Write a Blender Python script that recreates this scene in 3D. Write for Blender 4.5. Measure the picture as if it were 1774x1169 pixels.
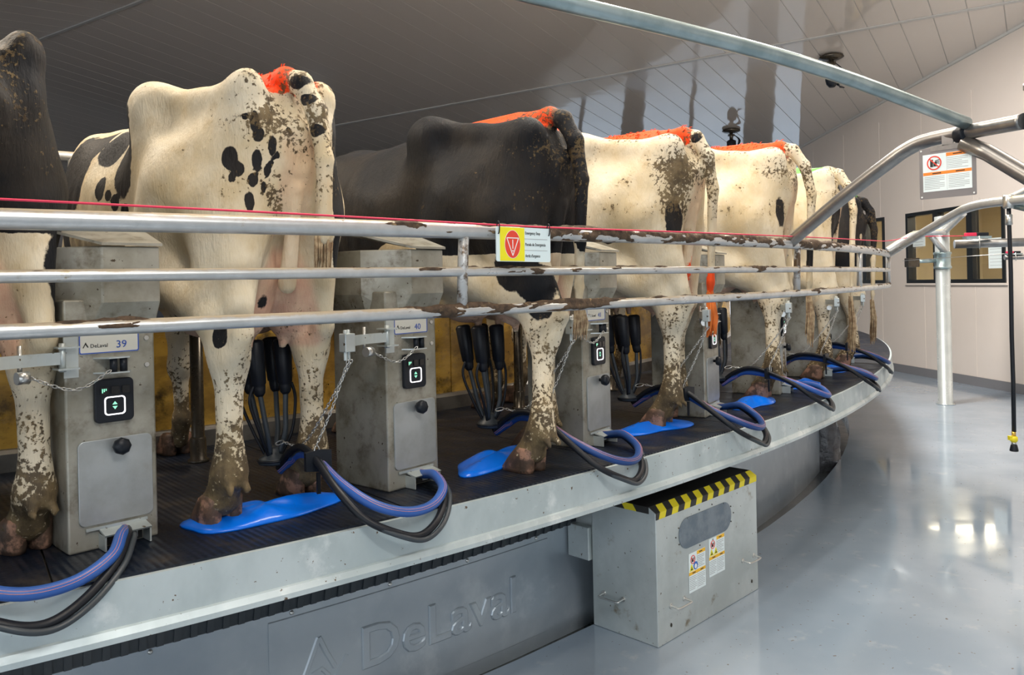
import bpy, bmesh, math, random
import numpy as np
from mathutils import Vector, Matrix
random.seed(7)
for o in list(bpy.data.objects): bpy.data.objects.remove(o)
S = bpy.context.scene
COL = S.collection
PI = math.pi
rad = math.radians

# ------------------------------------------------------------------ camera
cd = bpy.data.cameras.new('camera'); cam = bpy.data.objects.new('camera', cd); COL.objects.link(cam)
cd.sensor_width = 36.0; cd.lens = 1380.0/1774.0*36.0; cd.shift_y = -94.0/1774.0
cd.clip_start = 0.05; cd.clip_end = 300
cam.matrix_world = Matrix.Translation((0, 0, 1.6)) @ Matrix.Rotation(PI/2, 4, 'X') @ Matrix.Rotation(rad(-1.25), 4, 'Z')
S.camera = cam
# ------------------------------------------------------------------ world and lights
S.view_settings.view_transform = 'Standard'; S.view_settings.look = 'None'
S.view_settings.gamma = 1.0; S.view_settings.use_curve_mapping = False
S.view_settings.exposure = 0.14
W = bpy.data.worlds.new('overcast_sky'); S.world = W; W.use_nodes = True
bg = W.node_tree.nodes['Background']
bg.inputs[0].default_value = (0.86, 0.93, 1.0, 1); bg.inputs[1].default_value = 2.0

def area(name, loc, size, sizey, power, color, target=None):
    l = bpy.data.lights.new(name, 'AREA'); l.shape = 'RECTANGLE'; l.size = size; l.size_y = sizey
    l.energy = power; l.color = color
    o = bpy.data.objects.new(name, l); COL.objects.link(o); o.location = loc
    if target is not None:
        o.rotation_euler = (Vector(target)-Vector(loc)).to_track_quat('-Z', 'Y').to_euler()
    o['kind'] = 'structure'
    return o
area('ceiling_lamp', (2.2, -1.2, 4.5), 2.4, 0.5, 150, (1.0, 0.97, 0.92))
area('ceiling_lamp', (0.4, 3.6, 4.75), 0.4, 2.6, 105, (1.0, 0.93, 0.82), (0.2, 3.4, 0))
area('ceiling_lamp', (2.6, 5.6, 4.7), 0.4, 2.4, 60, (1.0, 0.93, 0.84), (2.6, 5.6, 0))
area('ceiling_lamp', (-3.2, 3.4, 4.7), 0.4, 2.4, 75, (1.0, 0.88, 0.70), (-1.6, 3.2, 0))
area('ceiling_lamp', (3.1, 8.6, 4.5), 0.4, 2.4, 290, (1.0, 0.95, 0.88), (3.6, 9.0, 0))

for i, (x, y, z, e) in enumerate(((-3.4, 3.6, 4.2, 130), (.8, 5.2, 4.2, 85), (3.6, 4.2, 4.2, 90), (0, .6, 4.4, 90))):
    pl_ = bpy.data.lights.new('ceiling_fill', 'POINT'); pl_.energy = e; pl_.shadow_soft_size = .18; pl_.color = (1.0, .86, .70)  # added warm fill lights, out of view, to brighten the ceiling
    po_ = bpy.data.objects.new('ceiling_fill', pl_); COL.objects.link(po_); po_.location = (x, y, z)
# ------------------------------------------------------------------ platform frame of reference
CX, CY, R = -9.29, 13.683, 14.255
DZ = 0.86                      # deck height
PITCH = 4.15                   # degrees per stall
def P(r, a, z=0.0):
    a = rad(a); return Vector((CX+r*math.cos(a), CY+r*math.sin(a), z))

# ------------------------------------------------------------------ materials
def nodes(m):
    m.use_nodes = True; nt = m.node_tree; return nt, nt.nodes['Principled BSDF']
def setin(b, **k):
    for n, v in k.items():
        n = n.replace('_', ' ')
        if n in b.inputs:
            b.inputs[n].default_value = v
def mat(name, col, rough=0.5, metal=0.0, **k):
    m = bpy.data.materials.new(name); nt, b = nodes(m)
    b.inputs['Base Color'].default_value = (*col, 1); b.inputs['Roughness'].default_value = rough
    b.inputs['Metallic'].default_value = metal
    setin(b, **k)
    return m
def noise(nt, scale, detail=4, rough=0.55, coord='Object', vec=None, stretch=None, dist=0.0):
    tc = nt.nodes.new('ShaderNodeTexCoord'); n = nt.nodes.new('ShaderNodeTexNoise')
    n.inputs['Scale'].default_value = scale; n.inputs['Detail'].default_value = detail
    n.inputs['Roughness'].default_value = rough; n.inputs['Distortion'].default_value = dist
    src = tc.outputs[coord]
    if stretch:
        mp = nt.nodes.new('ShaderNodeMapping'); mp.inputs['Scale'].default_value = stretch
        nt.links.new(src, mp.inputs[0]); src = mp.outputs[0]
    nt.links.new(src, n.inputs['Vector'])
    return n.outputs['Fac']
def ramp(nt, fac, stops):
    r = nt.nodes.new('ShaderNodeValToRGB'); e = r.color_ramp.elements
    while len(e) < len(stops): e.new(0.5)
    for i, (p, c) in enumerate(stops):
        e[i].position = p; e[i].color = (*c, 1) if len(c) == 3 else c
    nt.links.new(fac, r.inputs[0]); return r.outputs[0]
def mix(nt, fac, a, b):
    m = nt.nodes.new('ShaderNodeMix'); m.data_type = 'RGBA'
    for s, v in ((m.inputs[0], fac), (m.inputs[6], a), (m.inputs[7], b)):
        if isinstance(v, bpy.types.NodeSocket): nt.links.new(v, s)
        elif isinstance(v, (int, float)): s.default_value = v
        else: s.default_value = (*v, 1)
    return m.outputs[2]
def M(nt, op, a, b=None, clamp=False):
    m = nt.nodes.new('ShaderNodeMath'); m.operation = op; m.use_clamp = clamp
    for s, v in ((m.inputs[0], a), (m.inputs[1], b)):
        if v is None: continue
        if isinstance(v, bpy.types.NodeSocket): nt.links.new(v, s)
        else: s.default_value = v
    return m.outputs[0]
def smooth(nt, v, lo, hi):
    m = nt.nodes.new('ShaderNodeMapRange'); m.interpolation_type = 'SMOOTHSTEP'
    m.inputs[1].default_value = lo; m.inputs[2].default_value = hi
    nt.links.new(v, m.inputs[0]); return m.outputs[0]
def bump(nt, b, h, strength=0.3, dist=0.01):
    n = nt.nodes.new('ShaderNodeBump'); n.inputs['Strength'].default_value = strength
    n.inputs['Distance'].default_value = dist
    nt.links.new(h, n.inputs['Height']); nt.links.new(n.outputs[0], b.inputs['Normal'])
def mottled(name, c1, c2, scale, rough, metal, dirt=None, dirt_scale=9, dlo=0.60, dhi=0.68, rvar=0.12, bmp=0.0, stretch=None, speck=None, **k):
    m = bpy.data.materials.new(name); nt, b = nodes(m)
    f = noise(nt, scale, 5, 0.6, stretch=stretch)
    c = mix(nt, smooth(nt, f, 0.35, 0.65), c1, c2)
    if dirt:
        d = noise(nt, dirt_scale, 6, 0.65)
        c = mix(nt, smooth(nt, d, dlo, dhi), c, dirt)
    if speck:
        d = noise(nt, 55, 3, 0.5); c = mix(nt, smooth(nt, d, 0.69, 0.73), c, speck)
    nt.links.new(c, b.inputs['Base Color'])
    r = M(nt, 'ADD', M(nt, 'MULTIPLY', f, 2*rvar), rough-rvar)
    nt.links.new(r, b.inputs['Roughness']); b.inputs['Metallic'].default_value = metal
    if bmp: bump(nt, b, f, bmp, 0.01)
    setin(b, **k)
    return m
MT = {}
MT['fascia'] = mottled('galvanised_steel', (.60, .68, .70), (.46, .54, .56), 3.2, .42, .40, (.72, .78, .79), 6, .56, .70, stretch=(1, 1, .6), speck=(.13, .09, .06))
MT['steel'] = mottled('brushed_steel', (.58, .63, .63), (.46, .51, .51), 3, .36, .5, (.24, .20, .14), 7, .60, .74, speck=(.10, .07, .04))
MT['skirt'] = mottled('sheet_steel', (.44, .50, .55), (.34, .40, .46), 1.6, .34, .35, (.52, .58, .62), 3, .52, .72, rvar=.08, bmp=.08)
MT['cabinet'] = mottled('stained_stainless', (.42, .41, .36), (.28, .27, .22), 5, .42, .45, (.10, .075, .04), 9, .46, .74, speck=(.07, .05, .03))
MT['cabdoor'] = mottled('stained_door_steel', (.45, .48, .49), (.36, .38, .38), 6, .38, .5, (.25, .20, .12), 6, .56, .78)
MT['pipe'] = mottled('painted_grey_pipe', (.60, .62, .63), (.50, .52, .53), 12, .32, .55, (.30, .24, .14), 14, .64, .74)
def dusty(m):
    nt = m.node_tree; b = nt.nodes['Principled BSDF']; src = b.inputs['Base Color'].links[0].from_socket
    ge = nt.nodes.new('ShaderNodeNewGeometry'); sp = nt.nodes.new('ShaderNodeSeparateXYZ'); nt.links.new(ge.outputs['Normal'], sp.inputs[0])
    f = M(nt, 'ADD', sp.outputs[2], M(nt, 'MULTIPLY', M(nt, 'SUBTRACT', noise(nt, 11, 5, .65), .5), 1.4))
    f = smooth(nt, f, .45, .85); c = mix(nt, M(nt, 'MULTIPLY', f, .8), src, (.42, .33, .20)); nt.links.new(c, b.inputs['Base Color'])
    nt.links.new(M(nt, 'MULTIPLY', M(nt, 'SUBTRACT', 1.0, f), b.inputs['Metallic'].default_value), b.inputs['Metallic'])
dusty(MT['pipe'])
MT['muddy'] = mottled('muddy_rail_post', (.52, .54, .55), (.44, .46, .47), 9, .4, .3, (.10, .065, .038), 16, .44, .56)
MT['post'] = mottled('grey_post_paint', (.56, .60, .60), (.48, .52, .52), 5, .3, .5)
MT['pipe_d'] = mottled('dark_steel_pipe', (.36, .35, .34), (.26, .26, .26), 9, .34, .85)
MT['galv'] = mottled('galvanised_pipe', (.42, .52, .54), (.30, .39, .41), 8, .34, .75)
MT['castdark'] = mat('dark_cast_plastic', (.010, .013, .019), .4, Specular_IOR_Level=.3)
MT['rubber'] = mat('black_rubber', (.010, .012, .017), .42, Specular_IOR_Level=.3)
MT['rubber_s'] = mat('grey_black_rubber', (.035, .045, .055), .42)
MT['blue'] = mat('blue_hose_rubber', (.025, .10, .38), .42)
MT['blue_dk'] = mat('navy_hose_rubber', (.012, .055, .22), .4)
MT['orange_line'] = mat('orange_stripe', (.75, .28, .16), .5)
MT['chain'] = mat('chain_steel', (.60, .60, .58), .3, .9)
MT['white'] = mat('white_print', (.86, .88, .88), .45)
MT['white_led'] = mat('lit_ring', (1, 1, 1), .4, Emission_Color=(1, .96, 1, 1), Emission_Strength=1.3)
MT['green_led'] = mat('lit_arrow', (.3, .9, .6), .4, Emission_Color=(.35, .95, .65, 1), Emission_Strength=.6)
MT['black'] = mat('black_print', (.02, .02, .02), .5)
MT['greyink'] = mat('grey_print', (.38, .40, .42), .6)
MT['blueink'] = mat('blue_print', (.03, .09, .42), .5)
MT['yellow'] = mat('yellow_print', (.87, .80, .015), .45)
MT['haz'] = mat('hazard_yellow', (.78, .66, .02), .5)
MT['red'] = mat('red_print', (.78, .06, .035), .45)
MT['redcord'] = mat('red_cord', (.72, .03, .09), .5)
MT['orange'] = mat('orange_print', (.90, .26, .03), .5)
MT['amber'] = mat('amber_print', (.92, .52, .02), .5)
MT['signblue'] = mat('sign_blue', (.02, .14, .55), .5)
MT['paper'] = mat('white_label', (.80, .90, .92), .35)
MT['signwhite'] = mat('sign_plastic', (.72, .86, .90), .35)
MT['cream_wall'] = mottled('cream_wall_panel', (.76, .69, .64), (.73, .66, .61), .6, .33, 0)
MT['baseb'] = mat('grey_coving', (.20, .20, .215), .35)
MT['frame'] = mat('black_window_frame', (.012, .015, .018), .35)
MT['beige'] = mat('beige_room', (.62, .55, .42), .7)
MT['trim'] = mat('ceiling_trim', (.62, .62, .61), .3)
MT['gutter'] = mottled('wet_dark_gutter', (.035, .037, .036), (.08, .085, .085), 8, .14, 0)
MT['mud'] = mottled('dried_manure', (.10, .062, .035), (.045, .028, .017), 40, .8, 0, (.30, .21, .11), 30, .55, .72, bmp=.6)
MT['hoof'] = mottled('hoof_horn', (.13, .075, .048), (.05, .032, .022), 18, .6, 0, (.34, .19, .13), 14, .50, .62, bmp=.4)
MT['hair'] = mottled('tail_hair', (.55, .42, .26), (.25, .16, .09), 30, .8, 0)
MT['painthair'] = mat('orange_painted_hair', (.85, .10, .02), .7)
MT['orangehair'] = mat('orange_stained_hair', (.80, .20, .03), .7)
MT['hairdk'] = mottled('dark_tail_hair', (.03, .025, .022), (.08, .06, .05), 30, .8, 0)
MT['kick'] = mottled('amber_kick_panel', (.66, .40, .07), (.30, .17, .03), 3.2, .28, 0, (.06, .038, .012), 6, .50, .68, stretch=(1, 1, 2.2), speck=(.03, .02, .01))  # stained panel; golden glow and dark reflections are also put into its colour
MT['kerb'] = mottled('grey_kerb', (.20, .19, .17), (.12, .11, .10), 6, .35, .2)
MT['navy'] = mat('navy_sheet', (.012, .02, .035), .5)
MT['postdark'] = mottled('wet_dark_pipe', (.09, .075, .055), (.045, .04, .035), 9, .28, .6)
MT['wrap'] = mottled('black_plastic_wrap', (.05, .05, .055), (.10, .10, .11), 14, .12, 0, bmp=1.0)
MT['viewport'] = mottled('smoked_window', (.10, .14, .18), (.17, .21, .25), 12, .22, 0)
MT['white_ground'] = mat('whitened_outdoor_ground', (.86, .86, .88), .8)  # ground whitened to brighten its reflection in the ceiling
MT['trunk'] = mat('dark_post', (.05, .05, .055), .7)

def m_floor():
    m = bpy.data.materials.new('grey_epoxy_floor'); nt, b = nodes(m)
    f = noise(nt, .9, 4, .55); g = noise(nt, 6, 5, .6)
    c = mix(nt, smooth(nt, f, .35, .65), (.31, .375, .45), (.24, .305, .38))
    c = mix(nt, smooth(nt, noise(nt, 38, 2, .5), .70, .73), c, (.16, .15, .14))
    c = mix(nt, M(nt, 'MULTIPLY', smooth(nt, g, .58, .75), .35), c, (.48, .51, .53))
    nt.links.new(c, b.inputs['Base Color'])
    r = M(nt, 'ADD', M(nt, 'MULTIPLY', smooth(nt, noise(nt, 1.3, 3, .5), .38, .62), .12), .05)
    nt.links.new(r, b.inputs['Roughness']); b.inputs['IOR'].default_value = 1.75
    bump(nt, b, noise(nt, 5, 3, .5), .05, .004)
    return m
MT['floor'] = m_floor()
def m_ceiling():
    m = bpy.data.materials.new('glossy_ceiling_panel'); nt, b = nodes(m)
    b.inputs['Base Color'].default_value = (.78, .72, .665, 1); b.inputs['Roughness'].default_value = .055
    b.inputs['IOR'].default_value = 2.5
    bump(nt, b, noise(nt, 1.1, 2, .5), .35, .02)
    return m
MT['ceiling'] = m_ceiling(); MT['joint'] = mat('pale_joint', (.55, .54, .52), .4)
def m_mat():
    m = bpy.data.materials.new('black_ribbed_rubber_mat'); nt, b = nodes(m)
    f = noise(nt, 7, 5, .6)
    c = mix(nt, smooth(nt, f, .48, .75), (.006, .010, .020), (.035, .030, .027))
    nt.links.new(c, b.inputs['Base Color'])
    nt.links.new(M(nt, 'ADD', M(nt, 'MULTIPLY', f, .5), .16), b.inputs['Roughness']); b.inputs['Specular IOR Level'].default_value = .3
    tc = nt.nodes.new('ShaderNodeTexCoord'); mp = nt.nodes.new('ShaderNodeMapping')
    mp.inputs['Rotation'].default_value = (0, 0, rad(48)); nt.links.new(tc.outputs['Object'], mp.inputs[0])
    w = nt.nodes.new('ShaderNodeTexWave'); w.inputs['Scale'].default_value = 14; w.bands_direction = 'Y'
    nt.links.new(mp.outputs[0], w.inputs[0])
    h = M(nt, 'ADD', w.outputs['Fac'], M(nt, 'MULTIPLY', noise(nt, 60, 2, .5), .6))
    bump(nt, b, h, .5, .004)
    return m
MT['deckmat'] = m_mat()
def m_bluemat():
    m = bpy.data.materials.new('blue_moulded_plastic'); nt, b = nodes(m)
    c = mix(nt, smooth(nt, noise(nt, 16, 5, .6), .66, .74), (.0, .155, .80), (.015, .07, .20))
    nt.links.new(c, b.inputs['Base Color']); b.inputs['Roughness'].default_value = .24
    bump(nt, b, noise(nt, 9, 3, .5), .3, .01)
    return m
MT['bluemat'] = m_bluemat()
def m_glass():
    m = bpy.data.materials.new('window_glass'); nt, b = nodes(m)
    b.inputs['Roughness'].default_value = .02; b.inputs['Transmission Weight'].default_value = 1
    b.inputs['IOR'].default_value = 1.45; b.inputs['Base Color'].default_value = (.93, .95, .95, 1)
    return m
MT['glass'] = m_glass()
def m_hide():
    m = bpy.data.materials.new('cow_hide'); nt, b = nodes(m)
    def at(n):
        a = nt.nodes.new('ShaderNodeAttribute'); a.attribute_name = n; return a.outputs['Fac']
    n1 = noise(nt, 14, 5, .65); n2 = noise(nt, 3.2, 4, .6); n3 = noise(nt, 70, 4, .6); n4 = noise(nt, 9, 6, .7)
    base = mix(nt, smooth(nt, n2, .34, .66), (.71, .64, .50), (.60, .49, .31))
    base = mix(nt, M(nt, 'MULTIPLY', smooth(nt, n4, .50, .72), .55), base, (.46, .34, .18))
    n5 = noise(nt, 1.9, 3, .6, dist=.6)
    base = mix(nt, M(nt, 'MULTIPLY', smooth(nt, n5, .50, .66), .55), base, (.62, .43, .20))
    pk = mix(nt, smooth(nt, n1, .35, .65), (.60, .37, .27), (.66, .46, .33))
    base = mix(nt, smooth(nt, M(nt, 'ADD', at('pink'), M(nt, 'MULTIPLY', M(nt, 'SUBTRACT', n2, .5), .5)), .25, .75), base, pk)
    blk = mix(nt, smooth(nt, n2, .4, .62), (.007, .008, .011), (.020, .017, .015))
    bf = M(nt, 'ADD', at('black'), M(nt, 'MULTIPLY', M(nt, 'SUBTRACT', n1, .5), .22))
    base = mix(nt, smooth(nt, bf, -.015, .02), base, blk)
    # paint mark
    of = M(nt, 'ADD', at('paint'), M(nt, 'MULTIPLY', M(nt, 'SUBTRACT', n4, .5), 1.3)); of = M(nt, 'ADD', of, M(nt, 'MULTIPLY', M(nt, 'SUBTRACT', n3, .5), .8))
    oc = mix(nt, smooth(nt, at('green'), .4, .6), (.88, .085, .015), (.15, .62, .10))
    base = mix(nt, smooth(nt, of, .30, .52), base, oc)
    # dried manure splashes
    df = M(nt, 'ADD', at('dirt'), M(nt, 'MULTIPLY', M(nt, 'SUBTRACT', n3, .5), 1.9))
    df = M(nt, 'ADD', df, M(nt, 'MULTIPLY', M(nt, 'SUBTRACT', n4, .5), 1.5))
    dc = mix(nt, smooth(nt, n1, .4, .6), (.055, .036, .018), (.15, .105, .05))
    base = mix(nt, M(nt, 'MULTIPLY', smooth(nt, df, .46, .62), .93), base, dc)
    nt.links.new(base, b.inputs['Base Color']); b.inputs['Roughness'].default_value = .62
    setin(b, Sheen_Weight=.02, Sheen_Roughness=.5, Specular_IOR_Level=.22)
    hh = M(nt, 'ADD', M(nt, 'MULTIPLY', noise(nt, 16, 4, .6, stretch=(1, 1, .35)), 1.0), M(nt, 'MULTIPLY', noise(nt, 160, 2, .6, stretch=(1, 1, .25)), .25))
    hh = M(nt, 'ADD', hh, M(nt, 'MULTIPLY', smooth(nt, df, .46, .62), .25))
    bump(nt, b, hh, .6, .014)
    return m
MT['hide'] = m_hide()

# ------------------------------------------------------------------ mesh helpers
class MB:
    def __init__(s): s.v = []; s.f = []; s.sm = []
    def add(s, vs, fs, sm=False):
        n = len(s.v); s.v += [tuple(v) for v in vs]; s.f += [tuple(i+n for i in f) for f in fs]; s.sm += [sm]*len(fs); return s
    def box(s, lo, hi, T=None):
        (a, b, c), (d, e, f) = lo, hi
        vs = [Vector(p) for p in ((a,b,c),(d,b,c),(d,e,c),(a,e,c),(a,b,f),(d,b,f),(d,e,f),(a,e,f))]
        if T: vs = [T @ v for v in vs]
        return s.add(vs, [(0,3,2,1),(4,5,6,7),(0,1,5,4),(1,2,6,5),(2,3,7,6),(3,0,4,7)])
    def prism(s, poly, z0, z1, T=None, ax='z', sm=False):
        n = len(poly)
        mk = {'z': lambda x, y, z: (x, y, z), 'y': lambda x, y, z: (x, z, y), 'x': lambda x, y, z: (z, x, y)}[ax]
        vs = [Vector(mk(x, y, z0)) for x, y in poly]+[Vector(mk(x, y, z1)) for x, y in poly]
        if T: vs = [T @ v for v in vs]
        fs = [tuple(range(n-1, -1, -1)), tuple(range(n, 2*n))]
        s.add(vs, fs)
        return s.add(vs, [(i, (i+1) % n, n+(i+1) % n, n+i) for i in range(n)], sm)
    def tube(s, pts, r, seg=12, closed=False, caps=True):
        pts = [Vector(p) for p in pts]; n = len(pts)
        rs = r if isinstance(r, (list, tuple)) else [r]*n
        vs = []; up = None
        for i, p in enumerate(pts):
            if closed: t = (pts[(i+1) % n]-pts[i-1])
            else: t = pts[min(i+1, n-1)]-pts[max(i-1, 0)]
            t.normalize()
            if up is None:
                up = Vector((0, 0, 1)) if abs(t.z) < .9 else Vector((1, 0, 0))
            u = (up-t*up.dot(t)); u.normalize(); up = u; w = t.cross(u)
            for k in range(seg):
                a = 2*PI*k/seg; vs.append(p+(u*math.cos(a)+w*math.sin(a))*rs[i])
        fs = []
        for i in range(n if closed else n-1):
            j = (i+1) % n
            for k in range(seg):
                l = (k+1) % seg; fs.append((i*seg+k, i*seg+l, j*seg+l, j*seg+k))
        s.add(vs, fs, True)
        if caps and not closed:
            s.add(vs[:seg], [tuple(range(seg-1, -1, -1))]); s.add(vs[-seg:], [tuple(range(seg))])
        return s
    def cyl(s, a, b, r, r2=None, seg=16): return s.tube([a, b], [r, r if r2 is None else r2], seg)
    def lathe(s, prof, seg=20, T=None):
        vs = []
        for (r, z) in prof:
            for k in range(seg):
                a = 2*PI*k/seg; vs.append(Vector((r*math.cos(a), r*math.sin(a), z)))
        if T: vs = [T @ v for v in vs]
        n = len(prof); fs = [(i*seg+k, i*seg+(k+1) % seg, (i+1)*seg+(k+1) % seg, (i+1)*seg+k) for i in range(n-1) for k in range(seg)]
        s.add(vs, fs, True)
        s.add(vs[:seg], [tuple(range(seg-1, -1, -1))]); s.add(vs[-seg:], [tuple(range(seg))]); return s
    def ring(s, prof, a0, a1, n, caps=True):
        """profile of (r, z) swept about the platform centre"""
        m = len(prof); vs = []
        for i in range(n+1):
            a = a0+(a1-a0)*i/n
            for (r, z) in prof: vs.append(P(r, a, z))
        fs = []
        for i in range(n):
            for k in range(m):
                l = (k+1) % m; fs.append((i*m+k, (i+1)*m+k, (i+1)*m+l, i*m+l))
        s.add(vs, fs)
        if caps: s.add(vs[:m], [tuple(range(m))]); s.add(vs[-m:], [tuple(range(m-1, -1, -1))])
        return s
    def build(s, name, m, parent=None, bevel=0, autosmooth=True, fixn=True):
        me = bpy.data.meshes.new(name); me.from_pydata(s.v, [], s.f); me.update()
        me.polygons.foreach_set('use_smooth', s.sm)
        if fixn:
            bm = bmesh.new(); bm.from_mesh(me)
            bmesh.ops.remove_doubles(bm, verts=bm.verts, dist=1e-6)
            bmesh.ops.recalc_face_normals(bm, faces=bm.faces)
            bm.to_mesh(me); bm.free()
        me.materials.append(m)
        o = bpy.data.objects.new(name, me); COL.objects.link(o)
        if parent: o.parent = parent
        if bevel:
            b = o.modifiers.new('bevel', 'BEVEL'); b.width = bevel; b.segments = 2; b.limit_method = 'ANGLE'; b.angle_limit = rad(40)
        return o
def thing(name, label, cat, loc=(0, 0, 0), rotz=0, group=None):
    o = bpy.data.objects.new(name, None); COL.objects.link(o); o.location = loc; o.rotation_euler = (0, 0, rotz)
    o.empty_display_size = .1
    return tag(o, label, cat, group)
def tag(o, label, cat, group=None):
    o['label'] = label; o['category'] = cat
    if group: o['group'] = group
    return o
def struct(o): o['kind'] = 'structure'; return o
def dup(o, parent=None, root=True):
    c = o.copy(); COL.objects.link(c)
    if parent: c.parent = parent
    for ch in o.children: dup(ch, c, False)
    return c
def rot_prim(a, b, c): return Matrix.Rotation(a, 4, 'X') @ Matrix.Rotation(b, 4, 'Y') @ Matrix.Rotation(c, 4, 'Z')
def rrect(x0, y0, x1, y1, r, n=5):
    out = []
    for cx, cy, a0 in ((x1-r, y1-r, 0), (x0+r, y1-r, 90), (x0+r, y0+r, 180), (x1-r, y0+r, 270)):
        for i in range(n+1):
            a = rad(a0+90*i/n); out.append((cx+r*math.cos(a), cy+r*math.sin(a)))
    return out
def catmull(pts, n=8):
    pts = [Vector(p) for p in pts]; out = []
    for i in range(len(pts)-1):
        p0 = pts[max(i-1, 0)]; p1 = pts[i]; p2 = pts[i+1]; p3 = pts[min(i+2, len(pts)-1)]
        for k in range(n):
            t = k/n
            out.append(.5*((2*p1)+(p2-p0)*t+(2*p0-5*p1+4*p2-p3)*t*t+(3*p1-p0-3*p2+p3)*t*t*t))
    out.append(pts[-1]); return out
def text_mb(txt, size, depth, align='LEFT', bevel=0.0, sx=1.0):
    c = bpy.data.curves.new('t', 'FONT'); c.body = txt; c.size = size; c.extrude = depth; c.align_x = align
    c.bevel_depth = bevel; c.bevel_resolution = 0; c.resolution_u = 3
    o = bpy.data.objects.new('t', c); COL.objects.link(o)
    dg = bpy.context.evaluated_depsgraph_get(); dg.update()
    me = bpy.data.meshes.new_from_object(o.evaluated_get(dg))
    vs = [Vector((v.co.x*sx, v.co.y, v.co.z)) for v in me.vertices]; fs = [tuple(p.vertices) for p in me.polygons]
    bpy.data.objects.remove(o); bpy.data.curves.remove(c); bpy.data.meshes.remove(me)
    return vs, fs
def put_text(mb, txt, size, T, depth=.0006, align='LEFT', sx=1.0):
    vs, fs = text_mb(txt, size, depth, align, 0, sx); mb.add([T @ v for v in vs], fs); return mb
def yzframe(o, yoff=0.0, xoff=0, zoff=0):
    """text plane on a local x-z face that looks towards -y"""
    return Matrix.Translation((xoff, yoff, zoff)) @ Matrix.Rotation(PI/2, 4, 'X')

#@@SETTING
# ------------------------------------------------------------------ the room
WA = Vector((6.322, 13.493)); WD = Vector((-.1117, .9937)); WN = Vector((-.9937, -.1117))   # right wall line, direction away, normal into the hall
def wallp(t, z, off=0.0):
    p = WA+WD*(-t)+WN*off; return Vector((p.x, p.y, z))   # t grows towards the camera
E2 = Vector((.5592, .8290))                               # down-slope direction of the ceiling
G2 = Vector((-.8290, .5592))                              # ridge direction
def cz(x, y):
    s = E2.x*x+E2.y*y
    return 6.22-.115*s if s > 6.15 else 5.513-.115*(6.15-s)
def cpt(s, t, dz=0):
    p = E2*s+G2*t; return Vector((p.x, p.y, cz(p.x, p.y)+dz))
fl = MB()
GR = 13.86                                                # floor stops at the gutter around the platform
def floor_mesh():
    n = 180; a0, a1 = -180, 180; vs = []; fs = []
    for i in range(n+1):
        a = a0+(a1-a0)*i/n; p = P(GR, a); q = P(40, a)
        vs += [(p.x, p.y, 0), (q.x, q.y, 0)]
    for i in range(n): fs.append((2*i, 2*i+1, 2*i+3, 2*i+2))
    fl.add(vs, fs)
floor_mesh()
struct(fl.build('floor', MT['floor'], fixn=False))
g = MB(); g.ring([(13.0, -.12), (GR+.01, -.10), (GR+.01, -.004), (GR, -.004), (GR-.005, -.08), (13.0, -.08)], -180, 180, 200, False)
struct(g.build('trim_1', MT['gutter']))
b = MB(); b.ring([(.2, -.14), (13.69, -.14), (13.69, -.10), (.2, -.10)], -180, 180, 120, False); struct(b.build('floor_inner', MT['baseb']))
# ceiling: an upper shell with the planks as pieces below it
cs = MB()
for s0, s1 in ((-9, 6.15), (6.15, 21.7)):
    vs = [cpt(s0+.001, -26, .006), cpt(s1-.001, -26, .006), cpt(s1-.001, 31.2, .006), cpt(s0+.001, 31.2, .006)]
    vs += [v+Vector((0, 0, .1)) for v in vs]
    cs.add(vs, [(0,3,2,1),(4,5,6,7),(0,1,5,4),(1,2,6,5),(2,3,7,6),(3,0,4,7)])
ceil = struct(cs.build('ceiling', MT['joint']))
PW = .385
def plank(s0, s1, t):
    b = MB(); g_ = .006
    A = [(s0, t+g_), (s1, t+g_), (s1, t+PW-g_), (s0, t+PW-g_)]
    lo = [cpt(s+(.001 if s == s0 else -.001), u, 0.0) for s, u in A]; hi = [v+Vector((0, 0, .005)) for v in lo]
    b.add(lo+hi, [(0,3,2,1),(4,5,6,7),(0,1,5,4),(1,2,6,5),(2,3,7,6),(3,0,4,7)])
    return b.build('plank', MT['ceiling'], ceil, fixn=True)
t = -20.0
while t < 27:
    # rows: in front of the ridge, ridge to seam, seam to the far eaves
    if t > -3: plank(.0, 6.12, t)
    if -12 < t: plank(6.18, 11.47, t)
    plank(11.53, 21.6, t)
    t += PW
for k, s in enumerate((6.15, 11.5)):
    b = MB()
    for t0 in range(-20, 28, 2):
        q = [cpt(s-.028, t0), cpt(s+.028, t0), cpt(s+.028, t0+2), cpt(s-.028, t0+2)]
        lo = [v-Vector((0, 0, .012)) for v in q]; hi = [v+Vector((0, 0, .02)) for v in q]
        b.add(lo+hi, [(0,3,2,1),(4,5,6,7),(0,1,5,4),(1,2,6,5),(2,3,7,6),(3,0,4,7)])
    struct(b.build('trim_%d' % (k+2), MT['trim']))
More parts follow.
